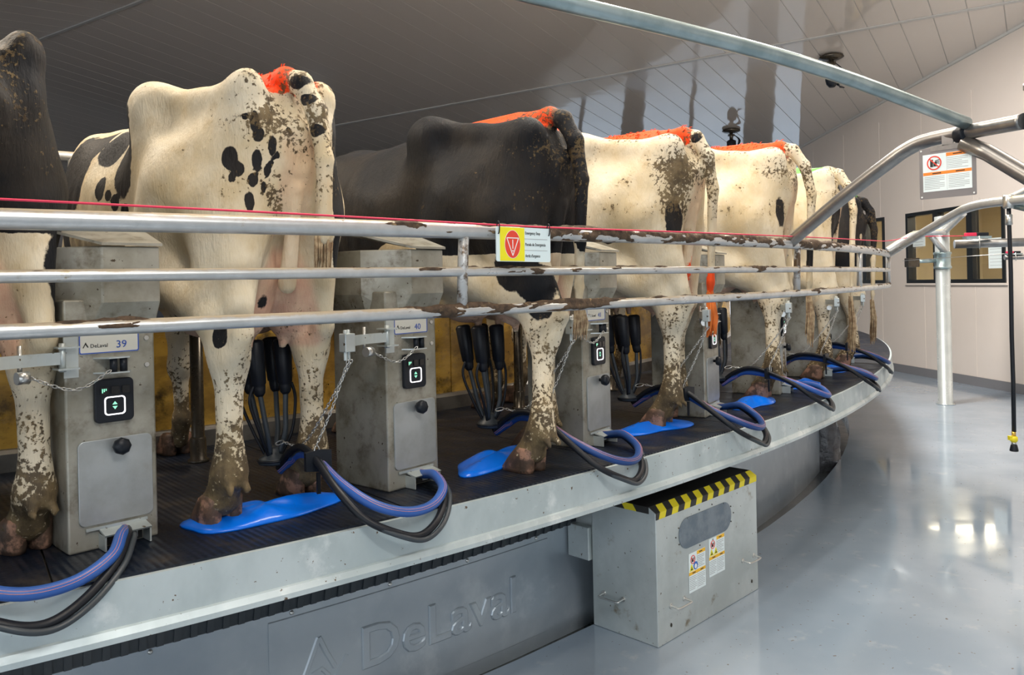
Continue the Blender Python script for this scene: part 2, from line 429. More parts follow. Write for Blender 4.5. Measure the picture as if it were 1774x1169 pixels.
# right wall with its window openings (boxes around them), top follows the ceiling
wb = MB()
def wall_seg(t0, t1, z0, z1, th=.16):
    def zt(t, z):
        if z is not None: return z
        p = wallp(t, 0); return cz(p.x, p.y)+.05
    a = [wallp(t0, zt(t0, z0)), wallp(t1, zt(t1, z0)), wallp(t1, zt(t1, z1)), wallp(t0, zt(t0, z1))]
    bb = [v-Vector((WN.x, WN.y, 0))*th for v in a]
    wb.add(a+bb, [(0,1,2,3),(7,6,5,4),(0,4,5,1),(1,5,6,2),(2,6,7,3),(3,7,4,0)])
wins = [(.63, 2.82, 1.46, 2.58), (-1.25, .02, 1.46, 2.58)]
ts = [-2.99, -1.25, .02, .63, 2.82, 26]
for i in range(len(ts)-1):
    if (ts[i], ts[i+1]) in ((.63, 2.82), (-1.25, .02)):
        wall_seg(ts[i], ts[i+1], 0, 1.46); wall_seg(ts[i], ts[i+1], 2.58, None)
    else: wall_seg(ts[i], ts[i+1], 0, None)
wallr = struct(wb.build('wall_right', MT['cream_wall']))
# shallow standing joints between the wall sheets
b = MB()
for tt in [x*1.15-2.4 for x in range(0, 11)]:
    if .63 < tt < 2.82 or -1.25 < tt < .02: zr = ((.1, 1.44), (2.6, 4.2))
    else: zr = ((.1, 4.2),)
    for z0, z1 in zr:
        b.add([wallp(tt, z0, .003), wallp(tt+.008, z0, .003), wallp(tt+.008, z1, .003), wallp(tt, z1, .003), wallp(tt, z0, -.01), wallp(tt+.008, z0, -.01), wallp(tt+.008, z1, -.01), wallp(tt, z1, -.01)],
              [(0,1,2,3),(7,6,5,4),(0,4,5,1),(1,5,6,2),(2,6,7,3),(3,7,4,0)])
b.build('sheet_joint', MT['cream_wall'], wallr)
def wallbar(mb, t0, t1, z0, z1, o0, o1):
    mb.add([wallp(t0, z0, o1), wallp(t1, z0, o1), wallp(t1, z1, o1), wallp(t0, z1, o1), wallp(t0, z0, o0), wallp(t1, z0, o0), wallp(t1, z1, o0), wallp(t0, z1, o0)],
           [(0,1,2,3),(7,6,5,4),(0,4,5,1),(1,5,6,2),(2,6,7,3),(3,7,4,0)]); return mb
struct(wallbar(MB(), -2.99, 26, 0, .13, 0, .02).build('baseboard_right', MT['baseb']))
# bright trim in the wall and ceiling corner
b = MB()
for t0, t1 in ((-2.99, 8),):
    q = []
    for t_ in (t0, t1):
        for off, dz in ((0, -.035), (.03, -.035), (.03, .0), (0, .0)):
            p = wallp(t_, 0, off); q.append(Vector((p.x, p.y, cz(p.x, p.y)+dz)))
    b.add(q, [(0,1,2,3),(7,6,5,4),(0,4,5,1),(1,5,6,2),(2,6,7,3),(3,7,4,0)])
struct(b.build('trim_4', MT['trim']))
for wi, (t0, t1, z0, z1) in enumerate(wins):
    fr = MB(); f = .055
    wallbar(fr, t0, t1, z0, z0+f, -.12, .02); wallbar(fr, t0, t1, z1-f, z1, -.12, .02)
    wallbar(fr, t0, t0+f, z0+f, z1-f, -.12, .02); wallbar(fr, t1-f, t1, z0+f, z1-f, -.12, .02)
    w = struct(fr.build('window_%d' % (wi+1), MT['frame']))
    mids = [t0+(t1-t0)*k for k in ((.335, .68) if wi == 0 else (.5,))]
    for mt_ in mids:
        wallbar(MB(), mt_-.06, mt_+.06, z0+f, z1-f, -.10, .012).build('mullion', MT['frame'], w)
    edges = [t0+f]+[e for mt_ in mids for e in (mt_-.06, mt_+.06)]+[t1-f]
    for k in range(0, len(edges), 2):
        wallbar(MB(), edges[k], edges[k+1], z0+f, z1-f, -.062, -.056).build('pane', MT['glass'], w)
    sl = wallbar(MB(), t0-.03, t1+.03, z0-.03, z0, -.12, .035).build('window_sill', MT['cream_wall'], w)
# office behind the window
b = MB()
def roomq(pts): b.add(pts, [(0, 1, 2, 3)])
wallbar(b, -3.2, 5.5, 1.0, 1.02, -4.2, -.16)
wallbar(b, -3.2, 5.5, 3.0, 3.02, -4.2, -.16)
wallbar(b, -3.2, 5.5, 1.0, 3.0, -4.25, -4.2)
wallbar(b, -3.25, -3.2, 1.0, 3.0, -4.2, -.16); wallbar(b, 5.5, 5.55, 1.0, 3.0, -4.2, -.16)
struct(b.build('wall_office', MT['beige']))
b = wallbar(MB(), -1.2, 1.6, 1.0, 1.62, -4.15, -3.5); tag(b.build('counter', MT['kerb'], bevel=.01), 'grey counter at the back of the office seen through the window', 'counter')
m_lamp = mat('office_lamp_lens', (1, 1, 1), .4, Emission_Color=(1, .93, .72, 1), Emission_Strength=14)
tl = thing('ceiling_light', 'lit flat panel light on the office ceiling behind the window', 'light')
wallbar(MB(), -.2, 1.1, 2.93, 2.985, -2.4, -1.9).build('housing', MT['pipe'], tl); wallbar(MB(), -.15, 1.05, 2.92, 2.93, -2.35, -1.95).build('lens', m_lamp, tl)
ol = area('office_fill', (8.4, 11.2, 2.85), 1.6, .8, 60, (1, .88, .66)); ol2 = area('office_fill', (8.0, 13.6, 2.85), 1.6, .8, 50, (1, .88, .66))  # added area lights that brighten the office interior
tl2 = dup(tl); tl2.location = (-WD.x*2.3, -WD.y*2.3, 0); tl2['label'] = 'second lit panel light in the office, nearer the right edge'
# papers on the glass
def paper(t0, t1, z0, z1, label, cat='notice'):
    o = thing('notice', label, cat)
    wallbar(MB(), t0, t1, z0, z1, -.054, -.050).build('sheet', MT['paper'], o)
    wallbar(MB(), t0+.02, t1-.02, z1-.06, z1-.03, -.050, -.049).build('heading_bar', MT['orange'], o)
    l = MB()
    for k in range(5): wallbar(l, t0+.03, t1-.04-.02*(k % 2), z1-.10-.045*k, z1-.094-.045*k, -.050, -.049)
    l.build('print_lines', MT['greyink'], o)
paper(.71, 1.02, 2.04, 2.30, 'white notice with an orange heading stuck on the upper left window pane')
o = thing('notice', 'large white sheet stuck low on the right window pane', 'notice')
wallbar(MB(), 2.42, 2.74, 1.66, 2.08, -.054, -.050).build('sheet', MT['paper'], o)
l = MB()
for k in range(8): wallbar(l, 2.45, 2.70, 1.70+.045*k, 1.704+.045*k, -.050, -.049)
l.build('print_lines', MT['greyink'], o)
# far wall with wide openings to the daylight
far = MB(); FS = 21.5
def st(s_, t_, z): p = E2*s_+G2*t_; return Vector((p.x, p.y, z))
def stbox(mb, s0, s1, t0, t1, z0, z1):
    mb.add([st(s0, t0, z0), st(s1, t0, z0), st(s1, t1, z0), st(s0, t1, z0), st(s0, t0, z1), st(s1, t0, z1), st(s1, t1, z1), st(s0, t1, z1)], [(0,3,2,1),(4,5,6,7),(0,1,5,4),(1,2,6,5),(2,3,7,6),(3,0,4,7)])
stbox(far, FS, FS+.2, 4.0, 31.2, 3.25, 3.80)
for t0, t1 in ((4.0, 5.3), (6.2, 6.95), (10.1, 10.75), (13.7, 15.3), (16.0, 18.6), (19.2, 24.5), (26.5, 31.2)): stbox(far, FS, FS+.2, t0, t1, 0, 3.25)
stbox(far, FS, FS+.2, 15.3, 16.0, 1.3, 3.25); stbox(far, FS, FS+.2, 18.6, 19.2, 1.1, 3.25)
for t0 in (8.5, 12.2): stbox(far, FS+.05, FS+.15, t0, t0+.10, 0, 3.25)
struct(far.build('wall_far', MT['trunk']))
b = MB(); stbox(b, 17.0, 21.7, 4.03, 4.2, 0, 4.3); struct(b.build('wall_side', MT['cream_wall']))
b = MB(); stbox(b, -9, 21.5, 31.0, 31.2, 0, 6); struct(b.build('wall_left', MT['cream_wall']))
b = MB(); stbox(b, 21.75, 110, -60, 90, -.3, -.02); struct(b.build('ground', MT['white_ground']))

#@@PLATFORM
# ------------------------------------------------------------------ rotary platform
plat = thing('rotary_platform', 'large round milking platform with black rubber deck and galvanised steel rim', 'platform', (0, 0, 0))
A0, A1 = -66, 4
b = MB(); b.ring([(11.3, .70), (R-.03, .70), (R-.03, .845), (11.3, .845)], -180, 180, 300, False); b.build('deck_frame', MT['kerb'], plat)
for k in range(17):                      # rubber deck mats, one per stall
    a = -54.94-2*PITCH-.25+PITCH*k
    b = MB(); b.ring([(12.62, .845), (R-.012, .845), (R-.012, DZ), (12.62, DZ)], a+.012, a+PITCH-.012, 10); b.build('deck_mat', MT['deckmat'], plat)
for a, a2 in ((A0, -33.02), (-33, A1)):   # rim plates
    b = MB(); b.ring([(R-.012, .853), (R+.004, .853), (R+.004, .735), (R+.012, .732), (R+.020, .715), (R+.020, .700), (R-.04, .700), (R-.04, .706), (R-.012, .708)], a, a2, 70)
    b.build('rim_plate', MT['fascia'], plat)
# inner kerb, kick panels, dark sheets in front of the heads
b = MB(); b.ring([(12.50, DZ-.01), (12.62, DZ-.01), (12.62, .935), (12.60, .95), (12.50, .95)], A0, A1, 110); b.build('kerb', MT['kerb'], plat)
for k in range(16):
    a = -54.94-2*PITCH+1.8+PITCH*k
    b = MB(); b.ring([(12.54, .95), (12.565, .95), (12.565, 1.44), (12.54, 1.44)], a+.02, a+PITCH-.02, 8); b.build('kick_panel', MT['kick'], plat)
b = MB(); b.ring([(11.34, .84), (11.38, .84), (11.38, 1.80), (11.34, 1.80)], -180, 180, 200, False); b.build('head_barrier', MT['navy'], plat)
b = MB(); b.tube([P(11.9, A0+i*.7, 2.30) for i in range(100)], .024, 10); b.build('neck_rail', MT['pipe'], plat)
for k in range(8): MB().cyl(P(11.9, -62+k*8.3, .84), P(11.9, -62+k*8.3, 2.30), .022).build('neck_rail_post', MT['pipe'], plat)
for k in range(-1, 12):
    p = P(12.95, -52.29+PITCH*k)
    b = MB(); b.lathe([(.045, DZ-.002), (.045, DZ+.012), (.034, DZ+.016), (.034, DZ+.10), (.030, DZ+.105), (.027, DZ+.11), (.027, 1.52)], 16, Matrix.Translation((p.x, p.y, 0)))
    b.build('support_post', MT['postdark'], plat)
b = MB(); b.ring([(13.50, .50), (13.72, .50), (13.74, .70), (13.5, .70)], A0, A1, 120); b.build('underframe', MT['rubber_s'], plat)

# fixed skirt below the platform
sk = thing('base_skirt', 'curved sheet steel skirt with an embossed company logo below the platform', 'skirt')
SR = 13.72
pan = [(-66, -54.0), (-54.0, -45.3), (-45.3, -38.4), (-38.4, -30), (-30, -14), (-14, 4)]
for a, a2 in pan:
    MB().ring([(SR-.012, -.08), (SR, -.08), (SR, .445), (SR-.012, .445)], a, a2, max(8, int((a2-a)*2))).build('skirt_panel', MT['skirt'], sk)
b = MB(); b.ring([(SR-.01, .43), (SR+.02, .445), (SR+.035, .50), (SR-.01, .51)], -66, 4, 140)
for i in range(200):
    a = -60+i*.22; b.ring([(SR+.018, .444), (SR+.030, .446), (SR+.042, .50), (SR+.03, .50)], a, a+.09, 1)
b.build('rubber_seal', MT['rubber_s'], sk)
lp = MB(); lp.ring([(SR-.001, .145), (SR+.004, .149), (SR+.004, .384), (SR-.001, .388)], -52.25, -46.55, 14)
lp = MB(); lp.ring([(SR-.001, -.02), (SR+.004, -.016), (SR+.004, .408), (SR-.001, .412)], -52.27, -46.6, 16); logo_panel = lp.build('logo_panel', MT['skirt'], sk)
b = MB()
for i, a in enumerate((-57.5, -55.6, -53.9, -51.9, -50.2, -48.6, -46.9, -44.5, -41, -37)):
    p = P(SR, a, .425); n = (p-P(0, 0, .425)).normalized(); b.tube([p, p+n*.004, p+n*.008], [.009, .008, .004], 8)
b.build('screws', MT['chain'], sk)['kind'] = 'stuff'
def wrap_on_skirt(vs, a0, z0, r):
    out = []
    for v in vs:
        a = a0+math.degrees(v.x/r); out.append(P(r+v.z, a, z0+v.y))
    return out
# embossed lettering, letters follow the curve of the skirt
vs, fs = text_mb('DeLaval', .225, .004, 'LEFT', .0045, 1.02)
lt = MB(); xs = [v.x for v in vs]; sc = (3.27*PI/180*SR)/(max(xs)-min(xs)); vs = [Vector(((v.x-min(xs))*sc, v.y, v.z)) for v in vs]
fs2 = fs
lt.add(wrap_on_skirt(vs, -50.75, .135, SR+.004), fs2); lt.build('embossed_lettering', MT['skirt'], sk, fixn=False)
em = MB()
def strip(pts, w, h=.006):
    pts = [Vector((x, y, 0)) for x, y in pts]; n = len(pts); q = []
    for i, p in enumerate(pts):
        t_ = (pts[min(i+1, n-1)]-pts[max(i-1, 0)]).normalized(); nn = Vector((-t_.y, t_.x, 0))
        q += [p+nn*w/2, p+nn*w*.3+Vector((0, 0, h)), p-nn*w*.3+Vector((0, 0, h)), p-nn*w/2]
    f = []
    for i in range(n-1):
        for k in range(3): f.append((4*i+k, 4*i+k+1, 4*i+k+5, 4*i+k+4))
    f += [(0, 1, 2, 3), (4*n-1, 4*n-2, 4*n-3, 4*n-4)]
    em.add(wrap_on_skirt(q, -51.95, .075, SR+.004), f)
strip([(-.02, -.06), (.02, .03), (.08, .16), (.112, .232)], .022)
strip([(.112, .232), (.14, .17), (.175, .105)], .022)
strip([(.225, .135), (.19, .085), (.15, .03), (.125, .0), (.10, .0), (.07, .03), (.065, .07), (.085, .105), (.12, .115), (.15, .08), (.165, .04), (.20, .0), (.225, .005)], .018)
em.build('embossed_emblem', MT['skirt'], sk, fixn=False)

# plastic-wrapped motor in the gutter
w = thing('wrapped_motor', 'black plastic wrapped lump under the rim beside the far gutter', 'motor', P(13.74, -29.3, 0))
mb = MB()
prof = []
for i in range(9):
    for k in range(14):
        a = 2*PI*k/14; rr = (.13+.02*math.sin(5*a+i))*(1-.35*(i/8)**3)
        mb.v.append((rr*math.cos(a), rr*.8*math.sin(a), -.08+i*.075))
for i in range(8):
    for k in range(14): mb.f.append((i*14+k, i*14+(k+1) % 14, (i+1)*14+(k+1) % 14, (i+1)*14+k)); mb.sm.append(True)
mb.f.append(tuple(8*14+k for k in range(14))); mb.sm.append(False)
mb.build('plastic_wrap', MT['wrap'], w)
# ------------------------------------------------------------------ guard rail
gr = thing('guard_rail', 'three-bar curved steel guard rail caked with manure in front of the cows', 'railing')
RR = 14.262; ZT, ZM, ZB = 1.782, 1.643, 1.509; AE = -27.75
def arcpts(r, z, a0, a1, st=.5):
    n = int(abs(a1-a0)/st); return [P(r, a0+(a1-a0)*i/n, z) for i in range(n+1)]
for nm, z, r_ in (('top_rail', ZT, .0265), ('middle_rail', ZM, .0165), ('bottom_rail', ZB, .0195)):
    MB().tube(arcpts(RR, z, -64, AE), r_, 20).build(nm, MT['pipe'], gr)
for a in (-62.5, -50.25, -40.2, -34.8, AE):
    MB().tube([P(RR-.004, a, ZB-.01), P(RR-.002, a+.02, ZM), P(RR, a+.05, ZT)], .0185, 14).build('rail_post', MT['muddy'] if a < -40 else MT['pipe'], gr)
# caked manure on the rails: lumpy shell around the upper half of each pipe
from mathutils import noise as mn
def mudshell(z, r_, a0, a1, bias, seed, name='caked_manure'):
    da = .045 if r_ > .02 else .05
    n = int((a1-a0)/da); m = 20; H = {}
    mb = MB(); idx = {}
    def hgt(i, k):
        a = a0+i*da; ph = -.35*PI/1+ (PI*1.7)*k/(m-1)
        s = math.radians(a)*RR
        q = Vector((s*9+seed, ph*1.1, seed*.3)); v = mn.fractal(q, .9, 2.1, 5)*.9
        v2 = mn.noise(Vector((s*2.3, seed, 0)))*.55
        top = math.sin(ph)
        return (v+v2+bias(a)+.35*(top-.6))*.012
    for i in range(n+1):
        for k in range(m): H[i, k] = hgt(i, k)
    for i in range(n):
        for k in range(m-1):
            hs = [H[i, k], H[i+1, k], H[i+1, k+1], H[i, k+1]]
            if max(hs) <= 0: continue
            f = []
            for (ii, kk) in ((i, k), (i+1, k), (i+1, k+1), (i, k+1)):
                if (ii, kk) not in idx:
                    a = a0+ii*da; ph = -.35*PI+(PI*1.7)*kk/(m-1)
                    rr = r_+max(-.004, min(H[ii, kk], .011)); c = P(RR, a, z); out = (P(RR+1, a, z)-c)
                    idx[ii, kk] = len(mb.v); mb.v.append(tuple(c+out*math.cos(ph)*rr+Vector((0, 0, math.sin(ph)*rr))))
                f.append(idx[ii, kk])
            mb.f.append(tuple(f)); mb.sm.append(True)
    o = mb.build(name, MT['mud'], gr, fixn=False); o['kind'] = 'stuff'; return o
def ss(a, lo, hi): t_ = max(0, min(1, (a-lo)/(hi-lo))); return t_*t_*(3-2*t_)
mudshell(ZT, .0262, -58, AE, lambda a: -.70+1.0*ss(a, -52.2, -49.5)-.40*ss(a, -40, -35), 3.1)
mudshell(ZM, .0162, -58, AE, lambda a: -.58+.55*ss(a, -51.6, -50.4)-.25*ss(a, -48, -46)-.22*ss(a, -42, -38), 8.7)
mudshell(ZB, .0192, -58, AE, lambda a: -.58+.70*ss(a, -51.8, -50.6)-.42*ss(a, -47.6, -46.2)+.45*math.exp(-((a+54.4)/.35)**2), 15.2)

# red pull cord
CORD = []
for a, z in ((-62, 1.838), (-57, 1.83), (-54, 1.82), (-51.8, 1.812), (-49, 1.803), (-46, 1.808), (-42, 1.818), (-38, 1.832), (-34, 1.85), (-30, 1.88)): CORD.append(P(RR+.032, a, z))
CORD += [Vector((3.23, 6.35, 1.90)), Vector((3.56, 6.25, 1.893))]
tag(MB().tube(catmull(CORD, 10), .0032, 8).build('pull_cord', MT['redcord']), 'thin red emergency pull cord stretched along the top rail', 'cord')

#@@SIGNS
def sign_frame(o, origin, xdir, up=(0, 0, 1)):
    x = Vector(xdir).normalized(); z = Vector(up); z = (z-x*z.dot(x)).normalized(); y = z.cross(x)
    o.matrix_world = Matrix.Translation(origin) @ Matrix((x, y, z)).transposed().to_4x4(); return o
# emergency stop sign hanging from the cord (local x right, z up, faces -y)
es = thing('emergency_sign', 'yellow and white emergency stop sign hanging from the red cord', 'sign')
pL = P(RR+.045, -49.78, 1.738); pR = P(RR+.045, -48.75, 1.735)
sw = (pR-pL).length; sh = .122
sign_frame(es, (pL+pR)/2, pR-pL)
def yplate(mb, x0, z0, x1, z1, y0, y1, r=.0):
    return mb.prism(rrect(x0, z0, x1, z1, r) if r else [(x0, z0), (x1, z0), (x1, z1), (x0, z1)], y0, y1, ax='y')
hw, hh = sw/2, sh/2
yplate(MB(), -hw, -hh, hw, hh, -.001, .003, .008).build('plate', MT['signwhite'], es)
yplate(MB(), -hw+.016, -hh+.002, -hw+.016+sw*.44, hh-.002, -.0022, -.001).build('yellow_field', MT['yellow'], es)
cxs = -hw+.016+sw*.22
def disc(mb, cx, cz_, rx, rz, y0, y1, n=32): return mb.prism([(cx+rx*math.cos(2*PI*i/n), cz_+rz*math.sin(2*PI*i/n)) for i in range(n)], y0, y1, ax='y')
disc(MB(), cxs, 0, .0365, .050, -.0028, -.0022).build('white_rim', MT['white'], es)
disc(MB(), cxs, 0, .035, .0485, -.0034, -.0028).build('red_disc', MT['red'], es)
b = MB(); T_ = [(-.027, .022), (.027, .022), (0, -.040)]
def bar(mb, p, q, w, y0, y1):
    p = Vector((p[0], p[1])); q = Vector((q[0], q[1])); d = (q-p).normalized(); n = Vector((-d.y, d.x))*w/2
    return mb.prism([tuple(p+n), tuple(p-n), tuple(q-n), tuple(q+n)], y0, y1, ax='y')
for i in range(3):
    p, q = T_[i], T_[(i+1) % 3]; bar(b, (cxs+p[0], p[1]), (cxs+q[0], q[1]), .0035, -.004, -.0034)
bar(b, (cxs, .016), (cxs, -.016), .0035, -.004, -.0034); disc(b, cxs, -.023, .003, .003, -.004, -.0034, 10)
b.build('warning_triangle', MT['white'], es)
b = MB(); x0 = -hw+.016+sw*.44+.004
for k in (1, 2): b.box((x0-.003, -.0022, hh-k*sh/3), (hw-.016, -.001, hh-k*sh/3+.0012))
b.build('dividing_lines', MT['greyink'], es)
b = MB()
for k, s_ in enumerate(('Emergency Stop', 'Parada de Emergencia', "Arr\u00eat d'urgence")):
    put_text(b, s_, .0155, yzframe(None, -.0016, x0, hh-(k+.5)*sh/3-.004), .0004, sx=.72)
b.build('lettering', MT['black'], es)['kind'] = 'stuff'
for s_ in (-1, 1):
    pts = [(s_*(hw-.009)+.006*math.cos(a), -.004+.0*a, hh-.012+.024*math.sin(a)) for a in [2*PI*i/14 for i in range(14)]]
    pts = [(s_*(hw-.009), -.001+.007*math.cos(a), hh-.004+.022*math.sin(a)) for a in [2*PI*i/14 for i in range(14)]]
    MB().tube(pts, .0022, 6, closed=True).build('hanging_ring', MT['castdark'], es)

def warning_print(o, x0, z0, x1, z1, y, kind=0, bar_m='orange'):
    """a four-field safety label drawn on a local x-z face looking to -y"""
    w, h = x1-x0, z1-z0; e = .0006
    yplate(MB(), x0, z0, x1, z1, y-e, y).build('label_sheet', MT['paper'], o)
    b = MB(); yplate(b, x0+w*.49, z1-h*.10, x1-w*.01, z1-h*.01, y-2*e, y-e); yplate(b, x0+.005*w, z0+h*.44, x1-w*.005, z0+h*.52, y-2*e, y-e)
    b.build('heading_bars', MT[bar_m], o)
    b = MB()
    for k in range(7): bar(b, (x0+w*.51, z1-h*(.15+.045*k)), (x0+w*(.93-.12*(k % 3 == 2)), z1-h*(.15+.045*k)), h*.012, y-2*e, y-e)
    for c in (.03, .53):
        for k in range(8): bar(b, (x0+w*c, z0+h*(.39-.045*k)), (x0+w*(c+.42-.10*(k % 4 == 3)), z0+h*(.39-.045*k)), h*.012, y-2*e, y-e)
    bar(b, (x0+w*.5, z0+h*.02), (x0+w*.5, z0+h*.98), h*.006, y-1.5*e, y-e)
    b.build('print_lines', MT['greyink'], o)
    b = MB()
    for cx_, cz_ in ((x0+w*.63, z1-h*.055), (x0+w*.2, z0+h*.48), (x0+w*.68, z0+h*.48)):
        bar(b, (cx_, cz_), (cx_+w*.18, cz_), h*.025, y-3*e, y-2*e)
    b.build('heading_words', MT['black'], o)
    r_ = min(w*.21, h*.19) if kind == 0 else w*.14
    cx_, cz_ = x0+w*.24, z1-h*(.24 if kind == 0 else .18)
    def ringm(mb, r1, r2, yy0, yy1):
        n = 28; vs = []
        for i in range(n):
            a = 2*PI*i/n
            for rr, yy in ((r1, yy0), (r2, yy0), (r2, yy1), (r1, yy1)): vs.append((cx_+rr*math.cos(a), yy, cz_+rr*math.sin(a)))
        return mb.add(vs, [(4*i+k, 4*((i+1) % n)+k, 4*((i+1) % n)+(k+1) % 4, 4*i+(k+1) % 4) for i in range(n) for k in range(4)])
    b = MB()
    yplate(b, cx_-r_*.55, cz_-r_*.55, cx_-r_*.15, cz_+r_*.5, y-2*e, y-e); yplate(b, cx_-r_*.1, cz_-r_*.5, cx_+r_*.35, cz_+r_*.1, y-2*e, y-e)
    for k in (-1, 0, 1): bar(b, (cx_+.1*r_, cz_+r_*.15+k*r_*.12), (cx_+r_*.75, cz_+r_*(.15+.26*k)), r_*.10, y-2*e, y-e)
    b.build('hand_pictogram', MT['black'], o)
    b = MB(); ringm(b, r_, r_*.84, y-3*e, y-e); bar(b, (cx_-r_*.62, cz_+r_*.62), (cx_+r_*.62, cz_-r_*.62), r_*.15, y-3*e, y-2*e)
    b.build('prohibition_ring', MT['red'], o)
    if kind:
        for k in range(1 if kind == 1 else 2):
            xx = x0+w*(.16+.27*k); zz = z0+h*.54; t_ = w*.13
            MB().prism([(xx-t_, zz), (xx+t_, zz), (xx, zz+t_*1.8)], y-2*e, y-e, ax='y').build('warning_triangle', MT['yellow'], o)
            b = MB(); bar(b, (xx-t_*.35, zz+t_*.4), (xx+t_*.4, zz+t_*.4), t_*.3, y-3*e, y-2*e); bar(b, (xx, zz+t_*.5), (xx, zz+t_), t_*.2, y-3*e, y-2*e); b.build('triangle_symbol', MT['black'], o)
        if kind == 1:
            xx, zz, q = x0+w*.40, z0+h*.64, w*.13
            disc(MB(), xx, zz, q, q, y-2*e, y-e, 24).build('blue_disc', MT['signblue'], o)
            disc(MB(), xx, zz-q*.15, q*.55, q*.6, y-3*e, y-2*e, 16).build('face_symbol', MT['white'], o)

#@@PIPES
# ------------------------------------------------------------------ overhead pipes and posts on the right
hd = thing('header_pipe', 'thick dark steel pipe bent up from the rail towards the right edge', 'pipe')
MB().tube(catmull([P(RR, -40.6, ZT+.01), (1.72, 4.14, 2.0), (1.87, 3.925, 2.155), (1.925, 3.85, 2.205), (1.98, 3.76, 2.232), (2.08, 3.55, 2.235), (2.137, 3.30, 2.225)], 8), .034, 20).build('bent_pipe', MT['pipe_d'], hd)
MB().tube([(2.05, 3.60, 2.19), (2.115, 3.52, 2.13), (2.19, 3.36, 2.0), (2.28, 3.2, 1.87)], .037, 18).build('brace_pipe', MT['pipe_d'], hd)
MB().lathe([(.040, -2.25), (.040, .10), (.046, .102), (.046, .125), (.030, .135)], 18, Matrix.Translation((2.168, 3.27, 2.25))).build('mast', MT['pipe_d'], hd)
b = MB(); b.lathe([(.038, -.028), (.042, -.02), (.042, .02), (.038, .028)], 18, Matrix.Translation((2.055, 3.60, 2.228)) @ Matrix.Rotation(rad(90), 4, 'X') @ Matrix.Rotation(rad(12), 4, 'Y')); b.build('clamp', MT['castdark'], hd)
tag(MB().tube(catmull([(-1.9, 2.15, 2.62), (-.75, 2.22, 2.60), (.10, 2.50, 2.497), (1.1, 2.98, 2.40), (2.05, 3.57, 2.272)], 8), .0285, 20).build('overhead_pipe', MT['galv']), 'long pale galvanised pipe crossing the top of the picture', 'pipe')

rp = thing('rail_end_pipe', 'grey pipe rising from the far end of the guard rail to the right', 'pipe')
MB().tube(catmull([P(RR, AE, ZT), (3.165, 6.40, 1.85), (3.13, 5.65, 2.01), (3.118, 5.40, 2.048), (3.125, 5.15, 2.055), (3.16, 4.85, 2.045), (3.3, 4.0, 2.04)], 8), .031, 18).build('bent_pipe', MT['pipe'], rp)
MB().tube([(3.3, 4.02, 0), (3.3, 4.02, 2.08)], .045, 16).build('support_post', MT['pipe'], rp)
MB().tube([(3.13, 5.05, 2.04), (3.22, 4.9, 1.98), (3.42, 4.6, 1.80)], .022, 14).build('brace_pipe', MT['galv'], rp)
MB().tube(catmull([(3.12, 5.25, 2.05), (3.22, 5.1, 2.09), (3.29, 5.0, 2.15), (3.31, 4.95, 2.23)], 6), .018, 12).build('curved_branch', MT['pipe'], rp)

fp = thing('far_rail_pipe', 'slender pale pipe loop behind the end of the guard rail', 'pipe')
MB().tube(catmull([(4.55, 9.65, 1.90), (4.78, 9.6, 2.05), (4.9, 9.6, 2.09), (5.15, 9.55, 2.10), (5.28, 9.70, 2.115), (5.29, 9.3, 2.3)], 8), .036, 14).build('bent_pipe', MT['pipe'], fp)
MB().tube([(5.06, 9.6, 2.06), (5.29, 9.72, 1.86)], .035, 12).build('brace_pipe', MT['pipe'], fp)

po = thing('steel_post', 'tall round steel post standing on the grey floor before the wall', 'post', (5.289, 9.777, 0))
MB().lathe([(.105, 0), (.105, .012), (.082, .014), (.082, 2.30), (.02, 2.31)], 24).build('post_tube', MT['post'], po)
MB().lathe([(.083, 1.66), (.10, 1.665), (.10, 1.69), (.09, 1.70), (.09, 1.83), (.10, 1.84), (.10, 1.865), (.083, 1.87)], 24).build('collar', MT['galv'], po)
b = MB(); b.tube([(-.08, 0, 1.76), (-.34, -.05, 1.76)], .022, 12); b.build('side_arm', MT['galv'], po)
b = MB(); b.box((-.47, -.10, 1.69), (-.33, 0, 1.80)); b.build('arm_block', MT['postdark'], po, bevel=.006)

def pole_bar(name, label, p, q, r_, sw_pos=None, end=True):
    o = thing(name, label, 'bar'); MB().tube([p, q], r_, 16).build('bar_tube', MT['pipe_d'], o)
    if sw_pos:
        c = Vector(sw_pos); s_ = r_/.036
        b = MB(); b.box((c.x-.10*s_, c.y-.03, c.z+.0), (c.x+.11*s_, c.y+.03, c.z+.02*s_)); b.build('switch_plate', MT['galv'], o)
        for k in (-1, 1):
            b = MB(); b.box((c.x+.05*k*s_-.042*s_, c.y-.022, c.z+.021*s_), (c.x+.05*k*s_+.042*s_, c.y+.022, c.z+.05*s_)); b.build('switch_body', MT['castdark'] if k > 0 else MT['redcord'], o, bevel=.004)
        b = MB(); b.tube([(c.x, c.y-.04, c.z+.02), (c.x, c.y-.04, c.z-.09*s_)], .005, 6); b.build('u_bolt', MT['chain'], o)
    return o
pole_bar('cord_anchor_bar', 'dark horizontal bar carrying the switch at the end of the red cord', (3.56, 6.4, 1.835), (4.3, 6.2, 1.835), .034, (3.68, 6.3, 1.872))
fb = pole_bar('far_switch_bar', 'thin short bar with a small double switch before the right window pane', (4.95, 8.0, 1.75), (5.6, 7.9, 1.75), .025, (5.02, 7.97, 1.776)); MB().tube([(5.6, 7.9, 0), (5.6, 7.9, 1.80)], .04, 14).build('support_post', MT['pipe_d'], fb)
o = tag(MB().box((4.22, 6.14, 0), (4.31, 6.25, 2.10)).build('control_box', MT['postdark'], bevel=.006), 'dark square upright cut by the right edge beside the bar', 'upright')
tag(MB().tube([(4.78, 9.75, 1.77), (5.0, 8.0, 1.79)], .003, 6).build('wire', MT['chain']), 'thin steel wire running to the small switch', 'wire')

